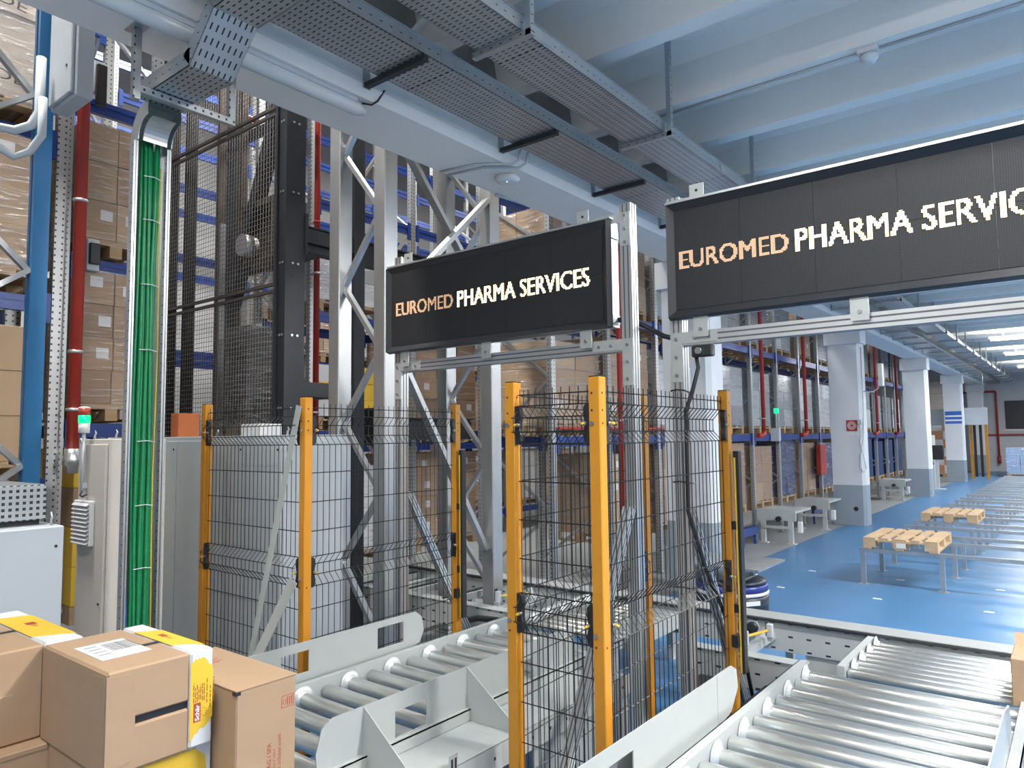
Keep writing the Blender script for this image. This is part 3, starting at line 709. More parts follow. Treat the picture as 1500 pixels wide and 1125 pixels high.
def sleeve_carton(name, lb, x0, x1, y0, ys, y1, z0, z1, seam):
    """brown carton whose far end is a printed white and yellow band"""
    t = thing(name, lb, 'box', ((x0+x1)/2, (y0+y1)/2, z0), 'cartons stacked in the left foreground')
    gap = .012
    zm = z0+(z1-z0)*.47
    if seam:
        MB().cbox(x0, x1, y0, ys, zm+gap, z1, .006).build('upper_tray', card, t)
        MB().cbox(x0, x1, y0, ys, z0, zm-gap, .006).build('lower_tray', card, t)
        MB().box(x0+.01, x1-.012, y0+.01, ys-.002, zm-gap, zm+gap).build('inner_liner', black, t)
        MB().box(x0+.004, x1-.002, y0-.0028, y0-.0004, z0+.004, z1-.006).build('end_panel', card, t)
        MB().prism([(x1-.09, z0+.012), (x1-.012, z0+.004), (x1-.012, z1-.012), (x1-.09, z1-.02)], 'y', y0-.0052, y0-.003).build('corner_flap', card, t)
        MB().prism([(y0-.003, z0+.02), (y0+.075, z0+.03), (y0+.085, z0+.06), (y0+.085, z1-.05), (y0+.075, z1-.02), (y0-.003, z1-.012)], 'x', x1+.0004, x1+.003).build('side_flap', card, t)
    else:
        MB().cbox(x0, x1, y0, ys, z0, z1, .006).build('body', card, t)
        MB().box(x1+.0004, x1+.0018, y0, ys-.09, z0+.165, z0+.170).build('crease', card2, t)
    s = MB().cbox(x0-.001, x1+.003, ys+.001, y1, z0+.001, z1+.003, .008).build('printed_band', card_w, t)
    # yellow field with ragged ends, on the side and on the top
    n = 16; w = y1-ys-.004; a0 = z0+.03; b0 = z1-.035
    lo = [(ys+.002+w*k/n, a0+.055*(k/n)+R.uniform(-.006, .006)) for k in range(n+1)]
    hi = [(ys+.002+w*k/n, b0-.035*max(0, k/n-.55)*2+.012*math.sin(k/n*3)+R.uniform(-.005, .005)) for k in range(n, -1, -1)]
    MB().prism(lo+hi, 'x', x1+.0031, x1+.0036).build('yellow_print', card_y, s)
    A = [(x0+.10+(x1-x0-.20)*0+.05*k/n+R.uniform(-.006, .006), ys+.002+w*k/n) for k in range(n+1)]
    B = [(x1-.14-.0*k+.08*(k/n)+R.uniform(-.008, .008), ys+.002+w*k/n) for k in range(n, -1, -1)]
    MB().prism(A+B, 'z', z1+.0031, z1+.0036).build('yellow_print', card_y, s)
    print_lines(s, x1+.0038, ys+.012, z1-.175, 7, .0062, .075)
    print_lines(s, x1+.0038, ys+.010+.62*w, z1-.20, 3, .012, .105)
    logo(s, x1+.0038, ys+.014, z0+.085, .062)
    MB().box((x0+x1)/2-.05, (x0+x1)/2-.005, ys+w*.45, ys+w*.72, z1+.0037, z1+.0040).build('logo_plate', ink_red, s)
    MB().box((x0+x1)/2-.002, (x0+x1)/2+.04, ys+w*.50, ys+w*.64, z1+.0037, z1+.0040).build('logo_mark', mat('print_ochre', (.62, .26, .03), .6), s)
    MB().prism([(ys-.075, z1+.0005), (ys, z1+.0005), (ys, z1+.001), (ys-.075, z1+.001)], 'x', (x0+x1)/2+.02, (x0+x1)/2+.05).build('hand_slot', black, t)
    return t
def ship_label(t, x0, x1, y0, y1, z):
    p = MB().box(x0, x1, y0, y1, z, z+.0008).build('shipping_label', paper, t)
    mb = MB(); x = x0+.45*(x1-x0)
    for k in range(22):
        w = R.choice((.0016, .0026, .004)); 
        mb.box(x0+(x1-x0)*.12, x0+(x1-x0)*.62, y0+.45*(y1-y0)+k*.0042, y0+.45*(y1-y0)+k*.0042+w*.7, z+.0009, z+.0011)
    mb.build('barcode', ink, p)
    mb = MB()
    for k in range(4): mb.box(x0+(x1-x0)*(.15+.18*k), x0+(x1-x0)*(.18+.18*k), y0+.1*(y1-y0), y0+.35*(y1-y0), z+.0009, z+.0011)
    mb.build('label_print', ink, p)
ZT = 1.285; ZM = .968
t = sleeve_carton('open_tray_carton', 'carton with yellow band, dark slit and shipping label on top', -2.92, -2.40, 1.0, 1.262, 1.345, ZM, ZT, True)
ship_label(t, -2.78, -2.55, 1.045, 1.205, ZT+.0005)
t = sleeve_carton('banded_carton', 'carton with yellow and white band at the left picture edge', -3.60, -2.93, .66, 1.005, 1.134, ZM, ZT, False)
ship_label(t, -3.2, -3.02, .70, .86, ZT+.0005)
# the plain tall carton
t = thing('plain_carton', 'plain brown carton with red print next to the rollers', 'box', (-2.57, 1.49, .56), 'cartons stacked in the left foreground')
x1 = -2.29; MB().cbox(-2.85, x1, 1.37, 1.605, .56, 1.148, .005).build('body', card, t)
MB().box(-2.85, x1+.0012, 1.368, 1.607, 1.1485, 1.152).build('lid_flap', card, t)
MB().box(x1-.02, x1+.0015, 1.366, 1.385, 1.136, 1.1483).build('corner_gap', black, t)
mb = MB(); text_mesh(mb, 'Schär AG / SPA', (x1+.0006, 1.505, .80), (0, 0, 1), (0, -1, 0), height=.016, bold=.01)
text_mesh(mb, 'www.schaer.com', (x1+.0006, 1.545, .80), (0, 0, 1), (0, -1, 0), height=.016)
text_mesh(mb, 'Via Winkelau 9 39014', (x1+.0006, 1.522, .80), (0, 0, 1), (0, -1, 0), height=.009); mb.build('printed_text', ink_red, t)
mb = MB(); y, z = 1.545, 1.045
mb.box(x1, x1+.0006, y, y+.05, z, z+.002).box(x1, x1+.0006, y, y+.05, z+.04, z+.042).box(x1, x1+.0006, y, y+.002, z, z+.042).box(x1, x1+.0006, y+.048, y+.05, z, z+.042)
for k in range(3): mb.box(x1, x1+.0006, y+.022+k*.009, y+.026+k*.009, z+.007, z+.035)
mb.tube([(x1+.0004, y+.012+.006*math.cos(q*.8), z+.02+.009*math.sin(q*.8)) for q in range(9)], .0009, 4); mb.build('printed_stamp', ink_red, t)
mb = MB()
for k in range(4): mb.box(-2.70+k*.016, -2.695+k*.016, 1.43+.012*(k > 1), 1.53-.02*(k % 2), 1.1521, 1.1526)
mb.build('printed_text', ink_red, t)
# lower cartons of the stack
t = thing('yellow_side_carton', 'carton with a broad yellow side under the slit carton', 'box', (-2.68, 1.2, .558), 'cartons stacked in the left foreground')
MB().cbox(-2.848, -2.434, 1.0, 1.30, .56, .966, .005).build('body', card, t)
MB().cbox(-2.848, -2.432, 1.301, 1.362, .56, .966, .005).build('end_band', card_w, t)
MB().box(-2.4335, -2.4325, 1.004, 1.299, .565, .962).build('white_print', card_w, t)
MB().prism([(1.006, .565), (1.33, .565), (1.345, .65), (1.35, .80), (1.34, .92), (1.30, .955), (1.006, .955)], 'x', -2.4318, -2.431).build('yellow_print', card_y, t)
mb = MB(); text_mesh(mb, 'Schär', (-2.4305, 1.10, .74), (0, 1, 0), (0, 0, 1), height=.06); mb.build('logo_name', ink_red, t)
t = thing('plain_carton', 'plain brown carton beneath the banded carton at the left edge', 'box', (-3.2, .88, .558), 'cartons stacked in the left foreground')
MB().cbox(-3.60, -2.86, .62, 1.12, .56, .966, .005).build('body', card, t)
MB().box(-2.862, -2.8585, .64, 1.10, .945, .95).build('crease', card3, t)
t = thing('base_carton', 'brown carton at the bottom of the foreground stack, left', 'box', (-3.2, .9, .15), 'cartons stacked in the left foreground')
MB().cbox(-3.60, -2.87, .62, 1.40, .15, .556, .005).build('body', card2, t)
t = thing('base_carton', 'brown carton at the bottom of the foreground stack, right', 'box', (-2.6, 1.2, .15), 'cartons stacked in the left foreground')
MB().cbox(-2.865, -2.30, .80, 1.60, .15, .556, .005).build('body', card2, t)
def pallet(t, x0, x1, y0, y1, z, along='y', m=wood, sub=True):
    """euro pallet; top boards run along the given axis"""
    def bx(u0, u1, v0, v1, a, b, nm):
        (MB().box(v0, v1, u0, u1, a, b) if along == 'y' else MB().box(u0, u1, v0, v1, a, b)).build(nm, m, t)
    U0, U1, V0, V1 = (y0, y1, x0, x1) if along == 'y' else (x0, x1, y0, y1)
    Wd = V1-V0; L = U1-U0
    for k, wdt in enumerate((.145, .10, .145, .10, .145)):
        c = V0+wdt/2 if k == 0 else V1-wdt/2 if k == 4 else V0+Wd*(.29, .5, .71)[k-1]
        bx(U0, U1, c-wdt/2, c+wdt/2, z+.122, z+.144, 'deck_board')
    for u in (U0, (U0+U1)/2-.0725, U1-.145):
        bx(u, u+.145, V0, V1, z+.100, z+.1218, 'cross_board')
        for v in (V0, (V0+V1)/2-.0725, V1-.145): bx(u, u+.145, v, v+.145, z+.022, z+.0998, 'block')
    for v in (V0, (V0+V1)/2-.05, V1-.10): bx(U0, U1, v, v+.10, z, z+.0218, 'skid_board')
t = thing('wooden_pallet', 'wooden pallet under the foreground cartons', 'pallet', (-2.95, 1.1, .004), 'wooden pallets'); pallet(t, -3.55, -2.35, .70, 1.5, .004, 'x')
t = thing('small_carton', 'brown carton corner on the rollers at the right picture edge', 'box', (-.2, 5.1, .49))
MB().cbox(-.385, .05, 4.93, 5.30, .4815, .74, .004).build('body', card, t)
MB().prism([(5.28, .74), (5.32, .80), (5.325, .80), (5.285, .74)], 'x', -.385, .05).build('open_flap', card2, t)

# ------------------------------------------------------------------ cabinets on the left
t = thing('control_cabinet', 'low grey cabinet with perforated top box at the left edge', 'cabinet', (-5.0, 1.42, .004))
X1 = -4.55; MB().cbox(-5.5, X1, 1.20, 1.64, .10, 1.53, .006).build('body', cab_grey, t)
MB().box(-5.45, X1-.03, 1.24, 1.60, .004, .10).build('plinth', black, t)
o = MB().cbox(-5.5, X1-.16, 1.215, 1.60, 1.56, 1.76, .005).build('perforated_box', vent_m, t)
MB().box(-5.45, X1-.20, 1.22, 1.58, 1.53, 1.56).build('gap_frame', black, o)
for y in (1.24, 1.60):
    MB().tube([(X1-.08, y-.0, 1.53), (X1-.08, y, 1.56), (X1-.08+.018, y, 1.575), (X1-.08, y, 1.60), (X1-.08-.018, y, 1.575), (X1-.08, y, 1.56)], .007, 6).build('lifting_eye', galv, t)
MB().cyl((X1, 1.60, 1.42), (X1+.004, 1.60, 1.42), .008, 8).build('lock', black, t)
t = thing('beige_cabinet', 'tall beige cabinet with louvred fan and signal lamp mast', 'cabinet', (-5.1, 2.2, .004))
X0, X1, Y0 = -5.31, -4.86, 2.0
MB().cbox(X0, X1, Y0, 2.36, .10, 2.02, .006).build('body', cab_beige, t)
MB().box(X0+.02, X1-.02, Y0+.03, 2.34, .004, .10).build('plinth', black, t)
d = MB().cbox(X0+.02, X1-.02, Y0-.018, Y0-.0005, .14, 1.985, .004).build('door', cab_beige, t)
MB().cyl((X1-.06, Y0-.024, .98), (X1-.06, Y0-.018, .98), .009, 8).build('lock', black, d)
v = MB().cbox(X0+.04, X0+.30, Y0-.05, Y0-.019, 1.33, 1.62, .006).build('fan_grille', white_pl, t)
for k in range(10): MB().prism([(Y0-.068, 1.345+k*.027), (Y0-.051, 1.355+k*.027), (Y0-.051, 1.362+k*.027), (Y0-.066, 1.349+k*.027)], 'x', X0+.05, X0+.29).build('louvre', white_pl, v)
for k, x in enumerate((X0+.06, X1-.06)):
    MB().tube([(x, Y0+.06, 2.02), (x, Y0+.06, 2.045), (x+.018, Y0+.06, 2.06), (x, Y0+.06, 2.085), (x-.018, Y0+.06, 2.06), (x, Y0+.06, 2.045)], .007, 6).build('lifting_eye', galv, t)
xs, yv = X0+.155, Y0-.045
m_ = MB().tube([(xs, yv, 1.68), (xs, yv, 2.06)], .011, 10).build('mast', pvc, t)
MB().tube([(xs, yv, 1.68), (xs+.01, yv-.015, 1.655), (xs+.03, yv-.01, 1.645), (xs+.05, yv+.01, 1.66)], .006, 6).build('mast_cable', black, m_)
MB().cyl((xs, yv, 2.06), (xs, yv, 2.125), .034, 18).build('lamp_base', white_pl, t)
MB().cyl((xs, yv, 2.126), (xs, yv, 2.176), .036, 18).build('green_lens', lens_green, t)
MB().cyl((xs, yv, 2.177), (xs, yv, 2.222), .036, 18).build('red_lens', lens_red, t)
MB().lathe([(.036, 0), (.034, .008), (.01, .012)], (xs, yv, 2.2225), 18).build('lamp_cap', white_pl, t)
MB().box(xs-.015, xs+.015, yv-.003, Y0-.019, 1.70, 1.73).build('mast_clip', pvc, t)
for i, (xa, xb, lb) in enumerate(((-6.55, -5.46, 'wide grey cabinet between the green cables and the amber post'), (-5.45, -4.48, 'grey cabinet behind the mesh panel'))):
    ya, yb = (3.02, 3.55) if i == 0 else (3.02, 3.55)
    t = thing('grey_cabinet', lb, 'cabinet', ((xa+xb)/2, 3.3, .004), 'tall grey cabinets behind the fence')
    MB().cbox(xa, xb, ya, yb, .10, 2.035, .006).build('body', cab_grey, t)
    MB().box(xa+.02, xb-.02, ya+.03, yb-.03, .004, .10).build('plinth', black, t)
    w = (xb-xa)/2
    for k in range(2):
        d = MB().cbox(xa+k*w+.008, xa+(k+1)*w-.008, ya-.018, ya-.0005, .13, 2.0, .004).build('door', cab_grey, t)
        MB().cyl((xa+k*w+w-.05, ya-.024, 1.93), (xa+k*w+w-.05, ya-.018, 1.93), .008, 8).build('lock', black, d)
    MB().tube([(xb-.08, ya+.08, 2.035), (xb-.08, ya+.08, 2.06), (xb-.06, ya+.08, 2.078), (xb-.08, ya+.08, 2.1), (xb-.10, ya+.08, 2.078), (xb-.08, ya+.08, 2.06)], .008, 6).build('lifting_eye', galv, t)
tag(MB().cbox(-5.35, -5.08, 3.2, 3.4, 2.0355, 2.13, .004).build('small_carton', card_w), 'small pale carton lying on the grey cabinet', 'box')
tag(MB().cbox(-6.52, -6.38, 3.2, 3.4, 2.0355, 2.25, .004).build('orange_case', orange_box), 'small orange case standing on the wide grey cabinet', 'case')

# ------------------------------------------------------------------ drop tray with green cables
t = thing('drop_cable_tray', 'vertical slotted cable tray full of green cables', 'cable tray', (-4.42, 2.0, .3))
bx, y0, y1 = -4.46, 1.90, 2.105
MB().box(bx-.004, bx, y0, y1, .3, 3.82).build('tray_back', galv, t)
for y in (y0, y1-.004):
    MB().box(bx, bx+.075, y, y+.004, .3, 3.82).build('tray_side', galv_slotx, t)
    MB().box(bx+.071, bx+.075, y-.012, y+.014, .3, 3.82).build('tray_lip', galv, t)
for k in range(7):
    yy = y0+.055+.0165*k; xx = bx+.02+.018*(k % 2)
    MB().tube([(xx+R.uniform(-.004, .004), yy+R.uniform(-.004, .004)+.006*math.sin(i*.9+k), .3+i*3.55/9) for i in range(10)], .0105, 8).build('green_cable', green, t)
for k in range(5):
    yy = y0+.06+.02*k
    MB().tube([(bx+.012, yy+R.uniform(-.004, .004)+.005*math.sin(i*.8+2*k), .3+i*3.5/9) for i in range(10)], .010, 8).build('green_cable', green, t)
MB().tube([(bx+.03, y1-.03+.006*math.sin(i*1.3), .3+i*3.4/9) for i in range(10)], .005, 6).build('yellow_cable', cable_y, t)
MB().tube([(bx+.05, y0+.02+.012*math.sin(i*1.1)*(i < 5), .3+i*2.6/9) for i in range(10)], .007, 6).build('blue_cable', cable_b, t)
for z in (.75, 1.25, 1.62, 2.0, 2.55, 2.95, 3.35, 3.62):
    MB().tube([(bx+.055, y0+.06, z), (bx+.062, y0+.12, z+.004), (bx+.055, y1-.04, z-.004)], .003, 4).build('cable_tie', white_pl, t)
# bend and level run towards the hall
n = 8; mb = MB(); C = (bx+.22, 3.82)
ring = [(C[0]-.22*math.cos(a), C[1]+.22*math.sin(a)) for a in [math.pi/2*i/n for i in range(n+1)]]
for i in range(n):
    (xa, za), (xb, zb) = ring[i], ring[i+1]
    mb.add([(xa, y0, za), (xb, y0, zb), (xb, y1, zb), (xa, y1, za)], [(0, 1, 2, 3)], True)
mb.build('bend_sheet', galv, t)
inner = [(C[0]-.12*math.cos(a), C[1]+.12*math.sin(a)) for a in [math.pi/2*i/n for i in range(n+1)]]
for y in (y0, y1-.004):
    MB().prism(ring+inner[::-1], 'y', y, y+.004).build('bend_side', galv, t)
mb = MB()
for i in range(n):
    (xa, za), (xb, zb) = inner[i], inner[i+1]
    mb.add([(xa, y0+.03, za), (xb, y0+.03, zb), (xb, y1-.03, zb), (xa, y1-.03, za)], [(0, 1, 2, 3)], True)
mb.build('cover_sheet', galv, t)
t3 = thing('bridge_cable_tray', 'perforated tray stepping up from the green cables to the beam', 'cable tray', (-3.9, 1.95, 4.0))
yl, yr = 1.85, 2.105
def tray_seg(p, q, nm='tray'):
    (xa, za), (xb, zb) = p, q
    L = math.hypot(xb-xa, zb-za); nx, nz = -(zb-za)/L, (xb-xa)/L
    MB().prism([(xa, za), (xb, zb), (xb+nx*.004, zb+nz*.004), (xa+nx*.004, za+nz*.004)], 'y', yl, yr).build('tray_bottom', galv_tray, t3)
    for y in (yl, yr-.004):
        MB().prism([(xa, za), (xb, zb), (xb+nx*.10, zb+nz*.10), (xa+nx*.10, za+nz*.10)], 'y', y, y+.004).build('tray_side', galv_slotx, t3)
tray_seg((-4.26, 4.02), (-3.66, 4.02)); tray_seg((-3.66, 4.02), (-3.42, 4.25)); tray_seg((-3.42, 4.25), (-2.9, 4.25))
h = thing('strut_hanger', 'slotted strut hanger dropping from the beam to the bridge tray', 'hanger', (-4.09, 1.76, 3.93))
MB().box(-4.11, -4.07, 1.74, 1.78, 3.93, 4.345).build('drop_rod', galv_perf, h)
MB().box(-4.16, -4.02, 1.72, 1.80, 4.343, 4.349).build('top_plate', galv, h)
MB().box(-4.11, -4.07, 1.781, 2.36, 3.975, 4.015).build('cross_arm', galv_perf, h)
MB().box(-4.11, -4.07, 2.32, 2.36, 4.016, 4.345).build('far_rod', galv_perf, h)
# small box and conduits high at the left
t = thing('junction_box', 'large pale grey junction box high beside the blue upright', 'junction box', (-5.27, 1.85, 4.28))
MB().cbox(-5.48, -5.06, 1.80, 1.91, 4.28, 5.2, .008).build('body', cab_grey, t)
MB().cbox(-5.46, -5.08, 1.775, 1.80, 4.30, 5.18, .006).build('lid', cab_grey, t)
MB().cyl((-5.15, 1.77, 4.5), (-5.15, 1.775, 4.5), .01, 8).build('lock', black, t)
for i, (r, zz) in enumerate(((.03, 0), (.026, -.09))):
    a = MB().tube([(-5.38+.06*i, 1.70, 4.60-.3*i), (-5.38+.06*i, 1.70, 4.22+zz*2), (-5.40, 1.66, 4.12+zz*2), (-5.44, 1.58, 4.07+zz*2), (-5.46, 1.42, 4.06+zz), (-5.47, .5, 4.06+zz)], r, 10)
    tag(a.build('grey_conduit', pvc), ['upper thick grey conduit bending left below the junction box', 'lower grey conduit sweeping left below the junction box'][i], 'conduit', 'conduits at the junction box')

# ------------------------------------------------------------------ racks
def upright(t, x, y, z0, z1, m=galv_perf, w=.085, dx=-1):
    mb = MB().box(x-.035, x+.035, y-w/2, y+w/2, z0, z1)
    o = mb.build('upright', m, t)
    MB().box(x-.06, x+.06, y-w/2-.02, y+w/2+.02, z0-.012, z0).build('foot_plate', galv, t)
    return o
def beam_y(t, x, y0, y1, z, m=blue_beam, h=.12):
    mb = MB().box(x-.025, x+.025, y0, y1, z-h, z); mb.box(x+.025, x+.032, y0, y1, z-h*.42, z-h*.12)
    o = mb.build('load_beam', m, t)
    for y in (y0, y1): MB().box(x+.0255, x+.045, y-.05 if y == y1 else y, y if y == y1 else y+.05, z-.20, z+.03).build('beam_hook', m, o)
def zigzag(t, y, xa, xb, z0, z1, step, m=galv, w=.045):
    z = z0; s = 0
    while z+step <= z1:
        p, q = ((xa, y, z), (xb, y, z+step)) if s % 2 == 0 else ((xb, y, z), (xa, y, z+step))
        MB().bar(p, q, .03, w, (0, 1, 0)).build('brace', m, t); z += step; s += 1
def rack(lb, xf, xr, ys, z1, levels, m=galv_perf, bm=blue_beam, group='pallet racks', brace=1.0, dark=False):
    t = thing('pallet_rack', lb, 'rack', ((xf+xr)/2, (ys[0]+ys[-1])/2, .001), group)
    for y in ys:
        upright(t, xf, y, .02, z1, m); upright(t, xr, y, .02, z1, m)
        zigzag(t, y, xr, xf, .3, z1, brace, galv)
    for a, b in zip(ys, ys[1:]):
        for z in levels:
            beam_y(t, xf, a+.052, b-.052, z, bm); beam_y(t, xr, a+.052, b-.052, z, bm)
    return t
def load(lb, x0, x1, y0, y1, z, h, n=(2, 2, 3), mats=(card,), wrap=True, stick=0, pal=wood2, group='wrapped pallet loads in the racks', jitter=.006, filler=card3, name='pallet_load'):
    t = thing(name, lb, 'pallet load', ((x0+x1)/2, (y0+y1)/2, z), group)
    nx, ny, nz = n
    if pal:
        mb = MB()
        for k in range(5):
            yy = y0+(y1-y0-.12)*k/4; mb.box(x0, x1, yy, yy+.12, z+.122, z+.144)
        for x in (x0, (x0+x1)/2-.07, x1-.14):
            mb.box(x, x+.14, y0, y1, z+.10, z+.121)
            for y in (y0, (y0+y1)/2-.05, y1-.1): mb.box(x, x+.14, y, y+.1, z+.022, z+.0995)
        for y in (y0, (y0+y1)/2-.05, y1-.1): mb.box(x0, x1, y, y+.1, z, z+.0215)
        mb.build('pallet', pal, t)
    zb = z+(.145 if pal else 0); dx, dy, dz = (x1-x0)/nx, (y1-y0)/ny, h/nz
    pr = {}
    for k in range(nz):
        for i in range(nx):
            for j in range(ny):
                if not (i == nx-1 or j == 0): continue
                m = mats[R.randrange(len(mats))]; c = Vector((x0+(i+.5)*dx, y0+(j+.5)*dy, zb+(k+.5)*dz))+Vector((R.uniform(-1, 1), R.uniform(-1, 1), 0))*jitter
                if m.name not in pr:
                    pr[m.name] = MB().cbox(c.x-dx/2+.004, c.x+dx/2-.004, c.y-dy/2+.004, c.y+dy/2-.004, c.z-dz/2+.001, c.z+dz/2-.001, .004).build('carton', m, t); o = pr[m.name]
                else: o = piece(pr[m.name], c, t)
                if stick and R.random() < stick:
                    if i == nx-1:
                        a, b = c.y+R.uniform(-.3, .1)*dy, c.z+R.uniform(-.2, .1)*dz
                        MB().box(c.x+dx/2-.004, c.x+dx/2-.002, a, a+.10, b, b+.09).build('paper_label', paper, o)
    if nx > 1 and ny > 1: MB().box(x0+.02, x1-dx-.005, y0+dy+.005, y1-.02, zb+.001, zb+h-.002).build('inner_cartons', filler, t)
    if wrap:
        e = .012; mb = MB(); v = []
        for zz in (zb-.05, zb+h+.004):
            v += [(x0-e, y0-e, zz), (x1+e, y0-e, zz), (x1+e, y1+e, zz), (x0-e, y1+e, zz)]
        mb.add(v, [(0, 1, 5, 4), (1, 2, 6, 5), (4, 5, 6, 7)]); mb.build('stretch_film', film, t)
    return t
# --- left racks
rack('galvanised rack with blue beams behind the red riser at the left', -6.65, -7.75, (2.31, 3.06), 7.2, (2.16, 3.58, 5.0, 6.3))
load('tall stack of brown cartons in film, right of the red riser, upper', -7.75, -6.55, 2.40, 2.99, 3.60, 1.02, (2, 2, 3), (card, card2), True, .3)
load('brown cartons with white labels in film, right of the red riser, lower', -7.75, -6.55, 2.40, 2.99, 2.18, 1.14, (2, 2, 4), (card, card, card3), True, .55)
load('yellow and brown cartons on the floor level beside the beige cabinet', -7.75, -6.50, 2.40, 2.99, .52, 1.28, (2, 2, 4), (card_y, card, card_y), False, .4)
t = thing('beam_end_sensor', 'grey sensor box on the upper blue beam near the red riser', 'sensor', (-6.55, 2.62, 5.02)); MB().cbox(-6.59, -6.52, 2.46, 2.56, 5.02, 5.30, .006).build('body', pvc, t); MB().cbox(-6.515, -6.47, 2.47, 2.55, 4.90, 5.26, .006).build('cover', black, t)
t = thing('beam_end_sensor', 'grey sensor box on the middle blue beam near the red riser', 'sensor', (-6.55, 2.62, 3.6)); MB().cbox(-6.55, -6.49, 2.44, 2.54, 3.45, 3.72, .006).build('body', pvc, t); MB().cbox(-6.485, -6.45, 2.45, 2.53, 3.5, 3.68, .006).build('cover', black, t)
t = rack('rack bay at the left picture edge', -6.25, -7.3, (-.55, 2.14), 7.2, (1.70, 3.12, 4.42, 6.0))
def wrapped(lb, z, h, n, mats, wrap, stick=.2, words=None):
    t = load(lb, -7.3, -6.15, 1.15, 2.02, z, h, n, mats, wrap, stick)
    if words:
        for zz in words:
            mb = MB(); text_mesh(mb, 'INDE', (-6.132, 1.47, zz), (0, .995, -.1), (0, .1, .995), height=.075, width=.36); mb.build('printed_word', ink, t)
wrapped('cream wrapped drums lettered inde on the top left pallet', 4.44, 1.30, (1, 1, 2), (mat('cream_sack', (.62, .54, .46), .35, var=.15, scale=5, stretch=(1, 1, 6)),), True, 0, (4.72, 5.30))
wrapped('brown cartons in film on the middle left pallet', 3.14, 1.02, (2, 2, 3), (card2, card), True, .3)
wrapped('large plain brown cartons on the lower left pallet', 1.72, 1.0, (1, 1, 3), (card2,), False, 0)
t = thing('blue_upright_frame', 'blue painted rack frame with grey lattice at the left edge', 'rack frame', (-5.60, 1.24, .001))
X, Y = -5.60, 1.79
MB().box(X-.05, X-.012, Y-.05, Y+.05, .02, 7.0).box(X-.012, X+.012, Y-.035, Y+.05, .02, 7.0).box(X+.012, X+.05, Y-.05, Y+.05, .02, 7.0).build('upright', blue_post, t)
MB().box(X-.05, X+.05, Y-1.15, Y-1.05, .02, 7.0).build('upright', blue_post, t)
for y in (Y, Y-1.1): MB().box(X-.08, X+.08, y-.08, y+.08, .001, .0198).build('foot_plate', galv, t)
for k, z in enumerate((1.0, 1.85, 3.18, 4.42, 5.6)):
    MB().bar((X-.02, Y-.05, z), (X-.02, Y-1.05, z+1.0), .035, .05, (1, 0, 0)).build('brace', galv, t)
    MB().bar((X+.02, Y-.05, z), (X+.02, Y-1.05, z-.75), .035, .05, (1, 0, 0)).build('brace', galv, t)
# --- sprinkler risers
def riser(lb, x, y, z0, z1, r=.034, elbow=False, clamps=()):
    t = thing('sprinkler_riser', lb, 'pipe', (x, y, z0), 'red sprinkler risers')
    MB().cyl((x, y, z0), (x, y, z1), r, 14).build('pipe', red_pipe, t)
    if elbow:
        MB().tube([(x, y, z0+.02), (x, y, z0-.04), (x-.03, y-.04, z0-.07), (x-.06, y-.16, z0-.07)], r*1.25, 12).build('elbow', red_pipe, t)
    else:
        MB().lathe([(r*.7, -.14), (r*1.0, -.14), (r*1.0, -.09), (r*1.5, -.07), (r*1.5, -.02), (r*1.2, 0), (r*1.2, .05)], (x, y, z0), 14).build('valve', galv, t)
    for z in clamps:
        o = MB().lathe([(r*1.05, -.012), (r*1.22, -.012), (r*1.22, .012), (r*1.05, .012)], (x, y, z), 14).build('pipe_clamp', galv if z < 4 else red_pipe, t)
        MB().bar((x-r, y+.0, z), (x-r-.07, y, z), .02, .02).build('clamp_arm', galv, o)
riser('red riser pipe standing before the left racks', -6.10, 2.235, 1.90, 10.39, .045, False, (2.25, 2.70, 3.9, 4.93))
riser('bright red riser pipe behind the dark lift column', -6.78, 4.97, 1.62, 10.39, .034, False, (2.3, 3.9, 4.5))
riser('red riser pipe between the two signs', -4.70, 8.2, .98, 10.39, .034, False, (2.2, 3.2))
riser('red riser ending in an elbow, first past the near pillar', -4.72, 13.62, 2.05, 10.39, .038, True, (2.3,))
riser('red riser ending in an elbow, just before the pillar with the hose sign', -4.72, 16.30, 2.05, 10.39, .038, True, (2.3,))
riser('red riser seen just behind the pillar with the hose sign', -4.72, 23.3, 2.05, 10.39, .04, True, (2.3,))
riser('red riser farther behind the pillar with the hose sign', -4.72, 26.3, 2.05, 10.39, .04, True, (2.3,))
t = thing('sprinkler_branch', 'short red sprinkler branch pipe high in the rear rack', 'pipe', (-9.0, 5.2, 6.4))
MB().cyl((-8.8, 5.0, 6.45), (-9.4, 6.6, 6.75), .04, 12).build('pipe', red_pipe, t); MB().cyl((-8.8, 5.0, 6.45), (-8.75, 4.87, 6.43), .05, 12).build('cap', galv, t); MB().cyl((-9.1, 5.8, 6.6), (-9.1, 5.8, 10.39), .01, 6).build('hanger', galv, t)
tag(MB().cyl((-4.885, 7.05, 2.10), (-4.885, 12.0, 2.10), .022, 10).build('sprinkler_pipe', red_pipe), 'red sprinkler pipe running level just above the rack beam, behind the near amber post', 'pipe')
